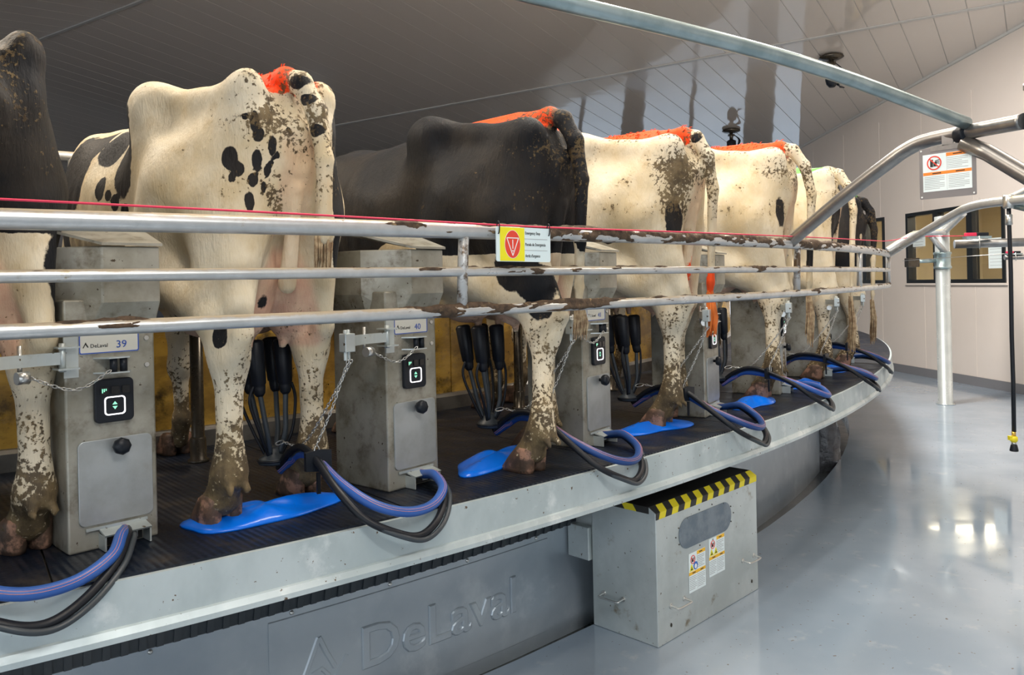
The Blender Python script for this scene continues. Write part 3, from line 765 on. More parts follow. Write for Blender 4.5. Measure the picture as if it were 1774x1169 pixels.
hs = thing('drop_hose', 'black hose hanging straight down with a yellow nozzle at its end', 'hose', (3.128, 5.0, 0))
MB().lathe([(.028, 2.0), (.034, 2.01), (.034, 2.075), (.028, 2.085)], 14).build('clamp', MT['chain'], hs)
MB().tube([(0, 0, 2.03), (0, 0, 1.9), (.004, 0, 1.6), (.001, 0, 1.2), (.004, 0, .9), (.002, 0, .60)], .0125, 12).build('hose_tube', MT['rubber'], hs)
MB().lathe([(.013, 1.895), (.021, 1.90), (.021, 1.96), (.013, 1.965)], 12).build('coupling', MT['chain'], hs)
MB().lathe([(.012, .60), (.012, .568)], 12).build('brass_fitting', mat('brass', (.6, .4, .08), .35, .7), hs)
nz = MB(); nz.lathe([(.016, .535), (.022, .545), (.022, .565), (.015, .572)], 14); nz.box((-.032, -.012, .548), (-.012, .012, .574)); nz.build('yellow_trigger', MT['haz'], hs)
MB().lathe([(.014, .520), (.014, .535)], 14).build('nozzle_neck', MT['chain'], hs)
MB().lathe([(.024, .478), (.025, .485), (.019, .515), (.015, .522)], 14).build('nozzle', MT['rubber'], hs)

ws = thing('warning_sign', 'grey metal plate with a no-hands warning label below the thick pipe', 'sign')
sign_frame(ws, (2.004, 3.65, 2.068), (.150, -.20, 0))
yplate(MB(), -.125, -.118, .125, .118, 0, .003, .006).build('plate', mat('grey_plate', (.24, .23, .24), .4, .3), ws)
warning_print(ws, -.108, -.085, .108, .088, -.0005, 0)
b = MB()
for x, z in ((-.115, .108), (.115, .108), (-.115, -.108), (.115, -.108)): disc(b, x, z, .004, .004, -.002, 0, 10)
b.build('plate_screws', MT['white'], ws)
b = MB()
b.box((-.072, -.002, .10), (.082, .004, .125)); b.box((-.02, -.002, .12), (.03, .004, .17))
b.build('hanger_strap', MT['pipe_d'], ws)

# small dome cameras on the ceiling
def ceil_cam(x, y, label):
    o = thing('ceiling_camera', label, 'camera', (x, y, cz(x, y)))
    MB().lathe([(.16, 0), (.175, -.03), (.12, -.06), (.05, -.07)], 20).build('mount_plate', MT['postdark'], o)
    b = MB(); b.tube([(0, 0, -.06), (0, 0, -.20)], .035, 12); b.box((-.06, -.02, -.13), (.06, .02, -.09)); b.build('neck', MT['postdark'], o)
    MB().lathe([(.05, -.20), (.085, -.22), (.09, -.36), (.075, -.42), (.04, -.46)], 18).build('body', MT['castdark'], o)
    b = MB()
    for k in range(4): b.tube(catmull([(.05, 0, -.1), (.14+.02*k, .03*k, -.2), (.10, .03*k, -.38), (.12+.02*k, 0, -.47)], 5), .008, 6)
    b.build('cables', MT['rubber'], o)
ceil_cam(4.3, 15.4, 'small dark camera under the ceiling above the orange-backed cow')
ceil_cam(4.72, 11.6, 'small dark camera under the ceiling beside the overhead pipe')

#@@BOX
# ------------------------------------------------------------------ steel drive cover box
A_ = Vector((.602, 3.461, 0)); B_ = Vector((1.234, 4.099, 0)); ux = (B_-A_).normalized(); uy = Vector((-ux.y, ux.x, 0)); L = (B_-A_).length
bx = thing('drive_cover_box', 'galvanised steel cover box with hazard tape and smoked oval window on the floor', 'box', A_, math.atan2(ux.y, ux.x))
BH = .605; BD = .36
prof = [(0, .001), (BD, .001), (BD, BH), (.035, BH), (0, BH-.022)]
body = MB().prism(prof, 0, L, ax='x').build('cover_body', MT['steel'], bx, bevel=.004)
MB().prism([(-.02, BH-.0215), (.028, BH+.003), (BD, BH+.003), (BD, BH+.006), (.027, BH+.006), (-.003, BH-.018)], -.002, L+.002, ax='x').build('black_top_strip', MT['black'], bx) if False else None
# hazard tape: alternating slanted blocks on the front chamfer and the left edge
for i in range(18):
    c = MT['haz'] if i % 2 else MT['black']
    x0, x1 = i*L/18, (i+1)*L/18; sl_ = .018
    p = lambda x, u: Vector((min(max(x, 0), L), u*.035-.0005-(1-u)*.0015, BH-.022+u*.022+.0015))
    q = [p(x0-sl_, 0), p(x1-sl_, 0), p(x1, 1), p(x0, 1)]
    if i == 17: q[1] = p(L, 0)
    n = Vector((0, .022, -.035)).normalized()*.001
    MB().add(q+[v+n for v in q], [(0,1,2,3),(7,6,5,4),(0,4,5,1),(1,5,6,2),(2,6,7,3),(3,7,4,0)]).build('hazard_stripe', c, bx)
    # upright face part of the tape
    q = [Vector((min(max(x, 0), L), -.0012, z)) for x, z in ((x0-sl_*1.6, BH-.050), (x1-sl_*1.6 if i < 17 else L, BH-.050), (x1-sl_ if i < 17 else L, BH-.022), (x0-sl_, BH-.022))]
    MB().add(q+[v+Vector((0, .001, 0)) for v in q], [(0,1,2,3),(7,6,5,4),(0,4,5,1),(1,5,6,2),(2,6,7,3),(3,7,4,0)]).build('hazard_stripe', c, bx)
MB().box((.001, .036, BH), (L-.001, BD, BH+.002)).build('top_tread', MT['black'], bx)
for i in range(5):
    c = MT['haz'] if i % 2 else MT['black']; y0, y1 = .036+i*.065, .036+(i+1)*.065
    MB().prism([(y0, BH-.028), (y1, BH-.028), (min(y1+.02, BD), BH+.001), (y0+.02 if i else y0, BH+.001)], -.0015, -.0002, ax='x').build('side_stripe', c, bx)
xm0, xm1 = .175, .175+.46
MB().prism(rrect(xm0, .375, xm1, .515, .069, 10), -.003, -.0005, ax='y').build('inspection_window', MT['viewport'], bx)
b = MB()
for i in range(14):
    a = 2*PI*i/14; cxx = (xm0+xm1)/2+.255*math.cos(a)*(1 if abs(math.cos(a)) < .9 else 1); czz = .445+.085*math.sin(a); disc(b, cxx, czz, .0035, .0035, -.003, 0, 8)
for x in (.10, L-.07): disc(b, x, .07 if x < .3 else .06, .006, .009, -.003, 0, 8)
b.build('cover_screws', MT['postdark'], bx)
def handle(parent, T):
    b = MB(); b.tube([T @ Vector(v) for v in catmull([(-.055, 0, 0), (-.055, -.03, -.002), (-.045, -.042, -.004), (.045, -.042, -.004), (.055, -.03, -.002), (.055, 0, 0)], 4)], .0045, 8)
    for s_ in (-1, 1): b.tube([T @ Vector((s_*.055, 0, 0)), T @ Vector((s_*.055, -.004, 0))], .012, 10)
    b.build('handle', MT['chain'], parent)
handle(bx, Matrix.Translation((.155, 0, .155))); handle(bx, Matrix.Translation((L-.10, 0, .185)))
handle(bx, Matrix.Translation((0, .24, .165)) @ Matrix.Rotation(-PI/2, 4, 'Z'))
MB().box((.02, .36, .36), (.30, .50, .60)).build('rear_bracket', MT['steel'], bx)
la = thing('safety_label', 'left white safety label with a blue disc stuck on the steel box', 'label', A_, math.atan2(ux.y, ux.x)); warning_print(la, .250, .165, .392, .345, -.0012, 1, 'amber')
lb = thing('safety_label', 'right white safety label with two yellow triangles stuck on the steel box', 'label', A_, math.atan2(ux.y, ux.x)); warning_print(lb, .425, .190, .567, .370, -.0012, 2, 'amber')
MB().box((.245, .13, .001), (.26, .14, .002)) if False else None
sb = tag(MB().ring([(13.73, .30), (13.86, .30), (13.86, .455), (13.73, .455)], -46.05, -45.75, 2).build('junction_box', MT['steel'], bevel=.004), 'small steel junction box on the skirt left of the cover box', 'box')

#@@CABINETS
# ------------------------------------------------------------------ stall cabinets
# local frame: x right, y inward, z up, origin at deck level, centre of the front foot
def make_cabinet():
    c = thing('stall_cabinet', 'x', 'cabinet', group='milking stall cabinets')
    w = .125
    b = MB(); b.prism([(-w, 0), (w, 0), (w, .30), (-w, .30)], 0, .72); b.build('cabinet_body', MT['cabinet'], c, bevel=.006)
    # hood: chamfered on its left front, sloped below
    top = [(.128, -.045), (-.035, -.045), (-.15, .10), (-.15, .31), (.128, .31)]
    low = [(.126, .0), (-.06, .0), (-.126, .10), (-.126, .305), (.126, .305)]
    vs = [(x, y, .625) for x, y in low]+[(x, y, .71) for x, y in top]+[(x, y, .872) for x, y in top]
    f = [tuple(range(4, -1, -1))]+[(i, (i+1) % 5, 5+(i+1) % 5, 5+i) for i in range(5)]+[(5+i, 5+(i+1) % 5, 10+(i+1) % 5, 10+i) for i in range(5)]+[tuple(range(10, 15))]
    MB().add(vs, f).build('hood', MT['cabinet'], c, bevel=.004)
    cap = [(.133, -.055, .874), (-.038, -.055, .874), (-.16, .10, .925), (-.16, .315, .955), (.133, .315, .955), (.133, .10, .925)]
    MB().add(list(cap)+[(x, y, z+.008) for x, y, z in cap], [(5,4,3,2,1,0), (6,7,8,9,10,11)]+[(i, (i+1) % 6, 6+(i+1) % 6, 6+i) for i in range(6)]).build('hood_cap', MT['cabinet'], c)
    # access door with knob
    d = MB().prism(rrect(-.097, .072, .110, .315, .018), -.006, .002, ax='y').build('access_door', MT['cabdoor'], c, bevel=.002)
    k = MB(); k.lathe([(.0, 0), (.008, .0), (.008, .014), (.022, .016), (.025, .024), (.025, .036), (.018, .044), (.0, .046)], 8, Matrix.Translation((.012, -.006, .292)) @ Matrix.Rotation(PI/2, 4, 'X')); k.build('knob', MT['castdark'], d)
    MB().box((-.08, -.010, .058), (.09, -.004, .066)).build('door_ledge', MT['steel'], c)
    # cable cover
    b = MB()
    b.add([(-.045, 0, .060), (.085, 0, .060), (.085, -.055, .048), (-.045, -.055, .048), (-.045, 0, .055), (.085, 0, .055), (.085, -.052, .043), (-.045, -.052, .043)],
          [(0,1,2,3),(7,6,5,4),(3,2,6,7),(0,3,7,4),(1,0,4,5),(2,1,5,6)])
    for x in (-.045, .080): b.box((x, -.05, .002), (x+.005, 0, .046))
    b.build('cable_cover', MT['steel'], c)
    MB().box((-.03, -.004, .006), (.075, 0, .045)).build('dark_opening_plate', MT['black'], c)  # black plate whose colour stands in for the shade inside the opening
    b = MB(); b.box((.035, -.006, .012), (.062, -.004, .042)); b.tube([(.048, -.006, .027), (.048, -.011, .027)], .006, 8); b.build('cover_latch', MT['steel'], c)
    # keypad
    kp = MB().prism(rrect(-.052, .362, .056, .488, .014), -.016, 0, ax='y').build('keypad', MT['castdark'], c, bevel=.003)
    b = MB()
    for i in range(3): b.prism(rrect(-.038+i*.030, .444, -.016+i*.030, .466, .003), -.019, -.016, ax='y')
    b.build('button', mat('button_black', (.006, .007, .009), .25), kp)
    b = MB()
    for i in range(3): b.box((-.034+i*.005, -.0198, .449+.003*i), (-.031+i*.005, -.019, .461))
    b.build('signal_glyph', MT['green_led'], kp)
    outer = rrect(-.027, .383, .031, .437, .010); inner = rrect(-.0235, .3865, .0275, .4335, .008); n = len(outer)
    vs = [(x, -.0185, z) for x, z in outer]+[(x, -.0185, z) for x, z in inner]+[(x, -.016, z) for x, z in outer]+[(x, -.016, z) for x, z in inner]
    f = []
    for i in range(n):
        j = (i+1) % n; f += [(i, j, n+j, n+i), (2*n+i, 2*n+j, j, i), (n+i, n+j, 3*n+j, 3*n+i)]
    MB().add(vs, f).build('light_ring', MT['white_led'], kp)
    b = MB(); b.prism([(-.005, .413), (.009, .413), (.002, .422)], -.0175, -.016, ax='y'); b.prism([(-.005, .408), (.002, .399), (.009, .408)], -.0175, -.016, ax='y'); b.build('arrow_symbols', MT['green_led'], kp)
    # roller bracket
    rb = MB()
    for z in (.505, .548): rb.prism([(-.05, 0), (-.02, -.045), (.035, -.045), (.055, 0)], z, z+.004)
    rb = rb.build('roller_bracket', MT['steel'], c)
    for x in (-.004, .024):
        MB().cyl((x, -.028, .509), (x, -.028, .548), .0105, seg=12).build('roller', MT['castdark'], rb)
    # number plate
    npz = .563
    pl = MB().prism(rrect(-.088, npz, .078, npz+.058, .006), -.004, 0, ax='y').build('number_plate', mat('enamel_white', (.66, .66, .60), .35), c)
    outer = rrect(-.0875, npz+.0005, .0775, npz+.0575, .006); inner = rrect(-.0845, npz+.0035, .0745, npz+.0545, .004); n = len(outer)
    vs = [(x, -.005, z) for x, z in outer]+[(x, -.005, z) for x, z in inner]+[(x, -.004, z) for x, z in outer]+[(x, -.004, z) for x, z in inner]
    f = []
    for i in range(n):
        j = (i+1) % n; f += [(i, j, n+j, n+i), (2*n+i, 2*n+j, j, i), (n+i, n+j, 3*n+j, 3*n+i)]
    MB().add(vs, f).build('plate_border', MT['blueink'], pl)
    # hinge plate on the left front corner and swing arm
    b = MB()
    for z in (.525, .585): b.box((-.150, -.035, z), (-.095, .02, z+.005)); 
    b.tube([(-.135, -.018, .520), (-.135, -.018, .60)], .009, 10); b.box((-.128, -.006, .50), (-.09, 0, .615)); b.build('hinge_bracket', MT['steel'], c)
    b = MB()
    for x, z in ((-.10, .51), (-.10, .605), (.10, .60), (.10, .52), (.10, .64)): b.tube([(x, 0, z), (x, -.005, z)], .007, 8)
    b.build('bolts', MT['chain'], c)
    arm = []
    for (x, y) in ((-.135, -.018), (-.20, -.015), (-.27, -.03), (-.335, -.065), (-.37, -.095)): arm.append(Vector((x, y, 0)))
    arm = catmull(arm, 4); b = MB(); n = len(arm); vs = []
    for i, p_ in enumerate(arm):
        t_ = (arm[min(i+1, n-1)]-arm[max(i-1, 0)]).normalized(); nn = Vector((-t_.y, t_.x, 0))*.006
        for q, z in ((nn, .541), (nn, .575), (-nn, .575), (-nn, .541)): vs.append(p_+q+Vector((0, 0, z)))
    f = [(4*i+k, 4*i+(k+1) % 4, 4*i+4+(k+1) % 4, 4*i+4+k) for i in range(n-1) for k in range(4)]+[(0, 1, 2, 3), (4*n-1, 4*n-2, 4*n-3, 4*n-4)]
    b.add(vs, f)
    sa = b.build('swing_arm', MT['steel'], c)
    b = MB(); b.box((-.395, -.115, .528), (-.355, -.08, .588)); b.tube([(-.385, -.10, .50), (-.385, -.10, .60)], .007, 8); b.tube([(-.365, -.09, .50), (-.365, -.09, .60)], .007, 8); b.build('arm_end', MT['steel'], sa, bevel=.003)
    b = MB(); b.tube([(-.255, -.045, .515), (-.225, -.04, .515)], .017, 12); b.tube([(-.24, -.02, .515), (-.24, -.02, .60)], .006, 8); b.build('arm_roller', MT['chain'], sa)
    return c
cab0 = make_cabinet()
CAB_A = -54.45
names = {0: 'stall cabinet numbered 39 with keypad, nearest at left', 1: 'stall cabinet numbered 40 between the spotted cow and the black cow',
         2: 'third stall cabinet, just right of the emergency stop sign', 3: 'fourth stall cabinet, between the two orange-backed white cows',
         4: 'fifth stall cabinet, behind the hind leg of the fourth white-backed cow', 5: 'sixth stall cabinet, narrow edge near the far end of the platform', 6: 'seventh stall cabinet at the far end of the platform'}
def cab_T(k):
    a = CAB_A+PITCH*k; return P(13.955, a, DZ), rad(a+90+10.5)
cabs = []
for k in range(7):
    c = cab0 if k == 0 else dup(cab0); c['label'] = names[k]; c.location, rz = cab_T(k); c.rotation_euler = (0, 0, rz)
    cabs.append(c)
for k, c in enumerate(cabs):
    pl = [ch for ch in c.children if ch.name.startswith('number_plate')][0]
    b = MB(); put_text(b, str(39+k), .030, yzframe(None, -.0045, .012, .577), .0006, sx=1.05); b.build('plate_number', MT['blueink'], pl)
    b = MB(); put_text(b, 'DeLaval', .0150, yzframe(None, -.0045, -.058, .581), .0004)
    b.prism([(-.078, .581), (-.0755, .581), (-.068, .596), (-.070, .597)], -.0048, -.004, ax='y'); b.prism([(-.070, .597), (-.062, .583), (-.065, .582), (-.071, .592)], -.0048, -.004, ax='y')
    b.build('plate_lettering', MT['black'], pl)

# ------------------------------------------------------------------ chains
def chain_mb(pts, pitch=.012, wire=.0017, wid=.0042):
    pts = catmull(pts, 12); d = [0]
    for i in range(1, len(pts)): d.append(d[-1]+(pts[i]-pts[i-1]).length)
    n = max(2, int(d[-1]/pitch)); mb = MB(); j = 0
    def at(s):
        s = min(max(s, 0), d[-1]); i = 0
        while i < len(d)-2 and d[i+1] < s: i += 1
        return pts[i].lerp(pts[i+1], (s-d[i])/max(1e-9, d[i+1]-d[i]))
    for i in range(n):
        c = at((i+.5)*d[-1]/n); t_ = (at((i+1)*d[-1]/n)-at(i*d[-1]/n)).normalized()
        u = Vector((0, 0, 1)) if abs(t_.z) < .8 else Vector((1, 0, 0)); u = (u-t_*u.dot(t_)).normalized(); w = t_.cross(u)
        q = u if i % 2 else w; q = (u*math.cos(i*1.25)+w*math.sin(i*1.25))
        loop = [c+t_*math.cos(a)*pitch*.72+q*math.sin(a)*wid for a in [2*PI*k/8 for k in range(8)]]
        mb.tube(loop, wire, 4, closed=True)
    return mb
def snap_hook(mb, p, q):
    p, q = Vector(p), Vector(q); t_ = (q-p); L_ = t_.length; t_.normalize(); u = t_.orthogonal().normalized()
    mb.tube([p+t_*L_*(.5-.5*math.cos(a))+u*math.sin(a)*.010 for a in [2*PI*k/14 for k in range(14)]], .0025, 6, closed=True)

#@@HOSES
# ------------------------------------------------------------------ milking clusters, hoses, chains, pads per stall
# positions are given in the frame of the cabinet to the right of each cow: (dr, da, z)
def SP(k, r, a, z): return P(r, a+PITCH*(k-1), z)      # r, angle as measured at the stall of cabinet 40
ORD = ['first', 'second', 'third', 'fourth', 'fifth', 'sixth', 'seventh']
CABN = ['nearest big cabinet', 'second cabinet from the left', 'third cabinet from the left', 'fourth cabinet from the left', 'fifth cabinet from the left', 'sixth cabinet from the left', 'far last cabinet']
COWN = ['black cow cut by the left edge', 'white spotted cow', 'big black cow', 'dirty white cow behind the sign', 'fourth cow, pale with orange back', 'pale cow with green back', 'small black cow at the far end']
def make_cluster(k, c, sp=.041):
    """c: world position of the claw base; teats above"""
    o = thing('milking_cluster', 'four-cup milking cluster under the %s' % COWN[k], 'milking cluster', c, rad(CAB_A+PITCH*(k-.5)+90), 'milking clusters')
    MB().lathe([(.028, 0), (.052, .006), (.056, .018), (.050, .028), (.030, .040), (.028, .058), (.018, .066)], 20).build('claw', MT['rubber_s'], o)
    MB().lathe([(.056, .016), (.060, .020), (.056, .024)], 20).build('claw_band', MT['castdark'], o)
    for i, (sx, sy) in enumerate(((-1, -1), (1, -1), (-1, 1), (1, 1))):
        x, y = sx*sp, sy*.045
        top = Vector((x*1.25-.02, y*1.2+.03, .455)); mid = Vector((x*1.15-.01, y*1.05+.012, .265)); low = Vector((x*.8, y*.8, .12))
        ax = (top-mid).normalized(); Q = ax.to_track_quat('Z', 'Y').to_matrix().to_4x4(); L_ = (top-mid).length
        MB().lathe([(.012, -.01), (.019, .0), (.022, .02), (.022, .03), (.026, .034), (.031, L_*.6), (.033, L_-.012), (.028, L_-.004), (.018, L_)], 16, Matrix.Translation(mid) @ Q).build('teat_cup', MT['rubber'], o)
        MB().tube(catmull([mid, mid.lerp(low, .5)+Vector((0, 0, 0)), low, (x*.4, y*.4, .045)], 5), .0095, 10).build('short_milk_tube', MT['rubber_s'], o)
        MB().tube(catmull([mid+Vector((sx*.022, 0, .03)), mid+Vector((sx*.036, 0, -.03)), low+Vector((sx*.025, 0, .0)), (x*.5, y*.3, .03)], 5), .006, 8).build('pulse_tube', MT['rubber'], o)
    return o
# hose routes (r, a, z) for stall 40, read off once and turned round the platform for the others
blue_path = [(13.72, -52.02, .945), (13.78, -51.95, .985), (13.86, -51.93, 1.025), (14.00, -51.95, 1.02), (14.16, -51.93, .975), (14.28, -51.72, .922), (14.315, -51.33, .888), (14.285, -50.88, .882), (14.21, -50.50, .905), (14.10, -50.33, .925), (13.99, -50.22, .905), (13.94, -50.20, .90)]
blk_path = [(13.72, -52.05, .955), (13.80, -52.03, 1.02), (13.90, -52.02, 1.055), (14.02, -52.04, 1.04), (14.18, -52.03, .965), (14.28, -51.85, .885), (14.325, -51.50, .832), (14.32, -51.15, .806), (14.29, -50.80, .835), (14.20, -50.45, .885), (14.08, -50.26, .915), (13.98, -50.18, .905), (13.94, -50.16, .90)]
blk2_path = [(r+.012, a+.06, z-.012) for r, a, z in blk_path]
strap_p = (14.02, -52.0, 1.035)
arm_end = (-.375, -.10, .50)
for k in range(7):
    vary = [0, 0, 0, .02, -.01, .03, -.02][k]; drop = [.0, 0, -.01, -.02, .01, .0, .01][k]
    o = thing('hose_bundle', 'blue and black hoses under the %s' % COWN[k], 'hose', P(14.2, CAB_A+PITCH*(k-.5), DZ), 0, 'hose loops at the platform rim')
    inv = Matrix.Translation(-o.location)
    def path(pp, dz=0): return [inv @ SP(k, r+vary*(1 if 13.9 < r else 0), a, z+dz+(drop if r > 14.1 else 0)) for r, a, z in pp]
    bp = catmull(path(blue_path), 8); r_b = .0165
    hosem = MT['blue'] if k in (0, 1, 4) else MT['blue_dk']
    bo = MB().tube(bp, r_b, 14).build('blue_hose', hosem, o)
    off = []
    for ofs in (-.0035, .0035):
        q = [p+Vector((0, 0, 0)) for p in bp]; out = []
        for i, p in enumerate(q):
            t_ = (q[min(i+1, len(q)-1)]-q[max(i-1, 0)]).normalized(); outw = (P(30, CAB_A+PITCH*(k-.5), 0)-P(0, 0, 0)).normalized(); outw = (outw+Vector((0, 0, .55))).normalized()
            outw = (outw-t_*outw.dot(t_)).normalized(); side = t_.cross(outw)
            out.append(p+(outw+side*ofs/r_b).normalized()*(r_b-.0002))
        off.append(out)
    sm_ = MB(); [sm_.tube(x, .0006, 5) for x in off]; q_ = sm_.build('orange_stripe', MT['orange_line'], bo)
    MB().tube(catmull(path(blk_path), 8), .0125, 12).build('black_hose', MT['rubber'], o)
    MB().tube(catmull(path(blk2_path), 8), .0085, 10).build('thin_black_hose', MT['rubber_s'], o)
    sp_ = inv @ SP(k, 14.03+vary, -52.0, 1.03); T = Matrix.Translation(sp_) @ Matrix.Rotation(rad(CAB_A+PITCH*(k-.5)), 4, 'Z')
    b = MB(); b.prism([(-.03, -.045), (.03, -.045), (.036, 0), (.03, .045), (-.03, .045), (-.036, 0)], -.008, .008, T @ Matrix.Rotation(PI/2, 4, 'Y')); b.box((-.004, -.006, -.11), (.004, .006, -.04), T); b.build('strap', MT['castdark'], o)
    # cluster
    make_cluster(k, SP(k, 13.70, -52.10, .965))
    # chain from swing arm of the cabinet on the right to the strap, and from the arm roller to the front rollers
    cl, rz = cab_T(k); CT = Matrix.Translation(cl) @ Matrix.Rotation(rz, 4, 'Z')
    cl1, rz1 = cab_T(k+0)
for k in range(7):
    # arm end of the cabinet to the right of cow k is cabinet k (cow 0 stands left of cabinet 39)
    cl, rz = cab_T(k); CT = Matrix.Translation(cl) @ Matrix.Rotation(rz, 4, 'Z')
    a_ = CT @ Vector(arm_end); s_ = SP(k, 14.03, -52.02, 1.08); s2 = SP(k, 13.80, -52.10, 1.06)
    mb = chain_mb([a_, a_.lerp(s_, .5)+Vector((0, 0, -.015)), s_]); snap_hook(mb, s_, s_+Vector((.004, 0, -.05)))
    tag(mb.build('lifting_chain', MT['chain']), 'steel chain above the hoses of the %s' % COWN[k], 'chain', 'chains on the swing arms')
    m_ = a_.lerp(s2, .62)+Vector((0, 0, -.09))
    mb = chain_mb([a_+Vector((.01, .01, 0)), m_, s2]); snap_hook(mb, s2, s2+(s2-m_).normalized()*.045)
    tag(mb.build('cluster_chain', MT['chain']), 'slack chain to the cluster of the %s' % COWN[k], 'chain', 'chains on the swing arms')
    p0 = CT @ Vector((-.225, -.04, .515)); p1 = CT @ Vector((-.02, -.05, .515)); mm = p0.lerp(p1, .55)+Vector((0, 0, -.045))
    tag(chain_mb([p0, mm, p1]).build('front_chain', MT['chain']), 'short sagging chain across the front of the %s' % CABN[k], 'chain', 'short chains on the cabinets')
# blue moulded pads on the deck
pads = [(-52.62, 13.93, .235, .135, 6, 'blue plastic pad beside the rear hooves of the white spotted cow'), (-48.35, 13.86, .26, .115, 22, 'domed blue plastic pad under the big black cow'),
        (-44.2, 13.92, .24, .12, -4, 'blue plastic pad under the hind hoof of the dirty white cow'), (-40.0, 13.96, .24, .12, 8, 'blue plastic pad right of the fourth cabinet'),
        (-36.3, 13.95, .22, .12, 0, 'small blue plastic pad under the pale cow with green back'), (-31.9, 13.95, .22, .12, 0, 'far small blue plastic pad near the platform rim'), (-38.6, 13.35, .22, .12, 0, 'blue plastic pad deeper in behind the hooves of the fourth cow'), (-34.9, 13.45, .2, .11, 10, 'blue plastic pad deeper in beyond the pale cows')]
for i, (a, r, lx, ly, rot, lab) in enumerate(pads):
    n = 40; rings = 7; mb = MB(); ph = i*1.3
    for q in range(rings+1):
        s_ = q/rings
        for j in range(n):
            t_ = 2*PI*j/n
            w_ = 1+.16*math.cos(2*t_+.4)+.10*math.cos(3*t_+ph)+.05*math.cos(5*t_+ph*2)
            x = lx*w_*math.cos(t_)*s_; y = ly*w_*math.sin(t_)*s_
            z = .008+.030*(1-s_**2)**1.2*(1+.5*math.cos(3*t_+ph)*s_)+.006*math.cos(4*t_)*s_*(1-s_)*4
            mb.v.append((x, y, max(z, .007) if q < rings else .007))
    for q in range(rings):
        for j in range(n):
            mb.f.append((q*n+j, q*n+(j+1) % n, (q+1)*n+(j+1) % n, (q+1)*n+j)); mb.sm.append(True)
    for j in range(n):
        x, y, z = mb.v[rings*n+j]; mb.v.append((x*1.01, y*1.01, .0008))
    for j in range(n): mb.f.append((rings*n+j, rings*n+(j+1) % n, (rings+1)*n+(j+1) % n, (rings+1)*n+j)); mb.sm.append(True)
    mb.f.append(tuple((rings+1)*n+j for j in range(n))); mb.sm.append(False)
    o = mb.build('blue_pad', MT['bluemat']); tag(o, lab, 'pad', 'blue plastic pads on the deck'); o.location = P(r, a, DZ); o.rotation_euler = (0, 0, rad(a+90+rot))

#@@COWS
# ------------------------------------------------------------------ cows: one continuous surface each, from a smooth-blended distance field
def surface_nets(F, org, h):
    """F: 3D float array; returns verts, quads"""
    s = F < 0
    nx, ny, nz = F.shape
    cs = s[:-1, :-1, :-1].astype(np.int8)
    cnt = np.zeros((nx-1, ny-1, nz-1), np.int8)
    for dx in (0, 1):
        for dy in (0, 1):
            for dz in (0, 1): cnt += s[dx:nx-1+dx, dy:ny-1+dy, dz:nz-1+dz]
    act = (cnt > 0) & (cnt < 8); I = np.argwhere(act); idx = -np.ones(act.shape, np.int64); idx[act] = np.arange(len(I))
    acc = np.zeros((len(I), 3)); num = np.zeros(len(I))
    cor = [(0,0,0),(1,0,0),(0,1,0),(1,1,0),(0,0,1),(1,0,1),(0,1,1),(1,1,1)]
    for a in range(8):
        for b in range(a+1, 8):
            d = [cor[b][i]-cor[a][i] for i in range(3)]
            if sum(map(abs, d)) != 1: continue
            fa = F[I[:, 0]+cor[a][0], I[:, 1]+cor[a][1], I[:, 2]+cor[a][2]]; fb = F[I[:, 0]+cor[b][0], I[:, 1]+cor[b][1], I[:, 2]+cor[b][2]]
            m = (fa < 0) != (fb < 0); t = np.where(m, fa/np.where(m, fa-fb, 1), 0)
            for i in range(3): acc[:, i] += np.where(m, cor[a][i]+t*d[i], 0)
            num += m
    V = (I+acc/num[:, None])*h+np.array(org)
    Q = []
    for ax in range(3):
        sl0 = [slice(0, n) for n in F.shape]; sl1 = [slice(0, n) for n in F.shape]
        o1, o2 = [i for i in range(3) if i != ax]
        sl0[ax] = slice(0, F.shape[ax]-1); sl1[ax] = slice(1, F.shape[ax])
        for sl in (sl0, sl1): sl[o1] = slice(1, F.shape[o1]-1); sl[o2] = slice(1, F.shape[o2]-1)
        a, b = s[tuple(sl0)], s[tuple(sl1)]; E = np.argwhere(a != b)
        sg = a[E[:, 0], E[:, 1], E[:, 2]]
        c = E.copy(); c[:, o1] += 1; c[:, o2] += 1
        def cell(d1, d2):
            q = c.copy(); q[:, o1] += d1; q[:, o2] += d2; return idx[q[:, 0], q[:, 1], q[:, 2]]
        q = np.stack([cell(-1, -1), cell(0, -1), cell(0, 0), cell(-1, 0)], 1)
        flip = sg if ax != 1 else ~sg
        q[~flip] = q[~flip][:, ::-1]; Q.append(q)
    return V, np.concatenate(Q)

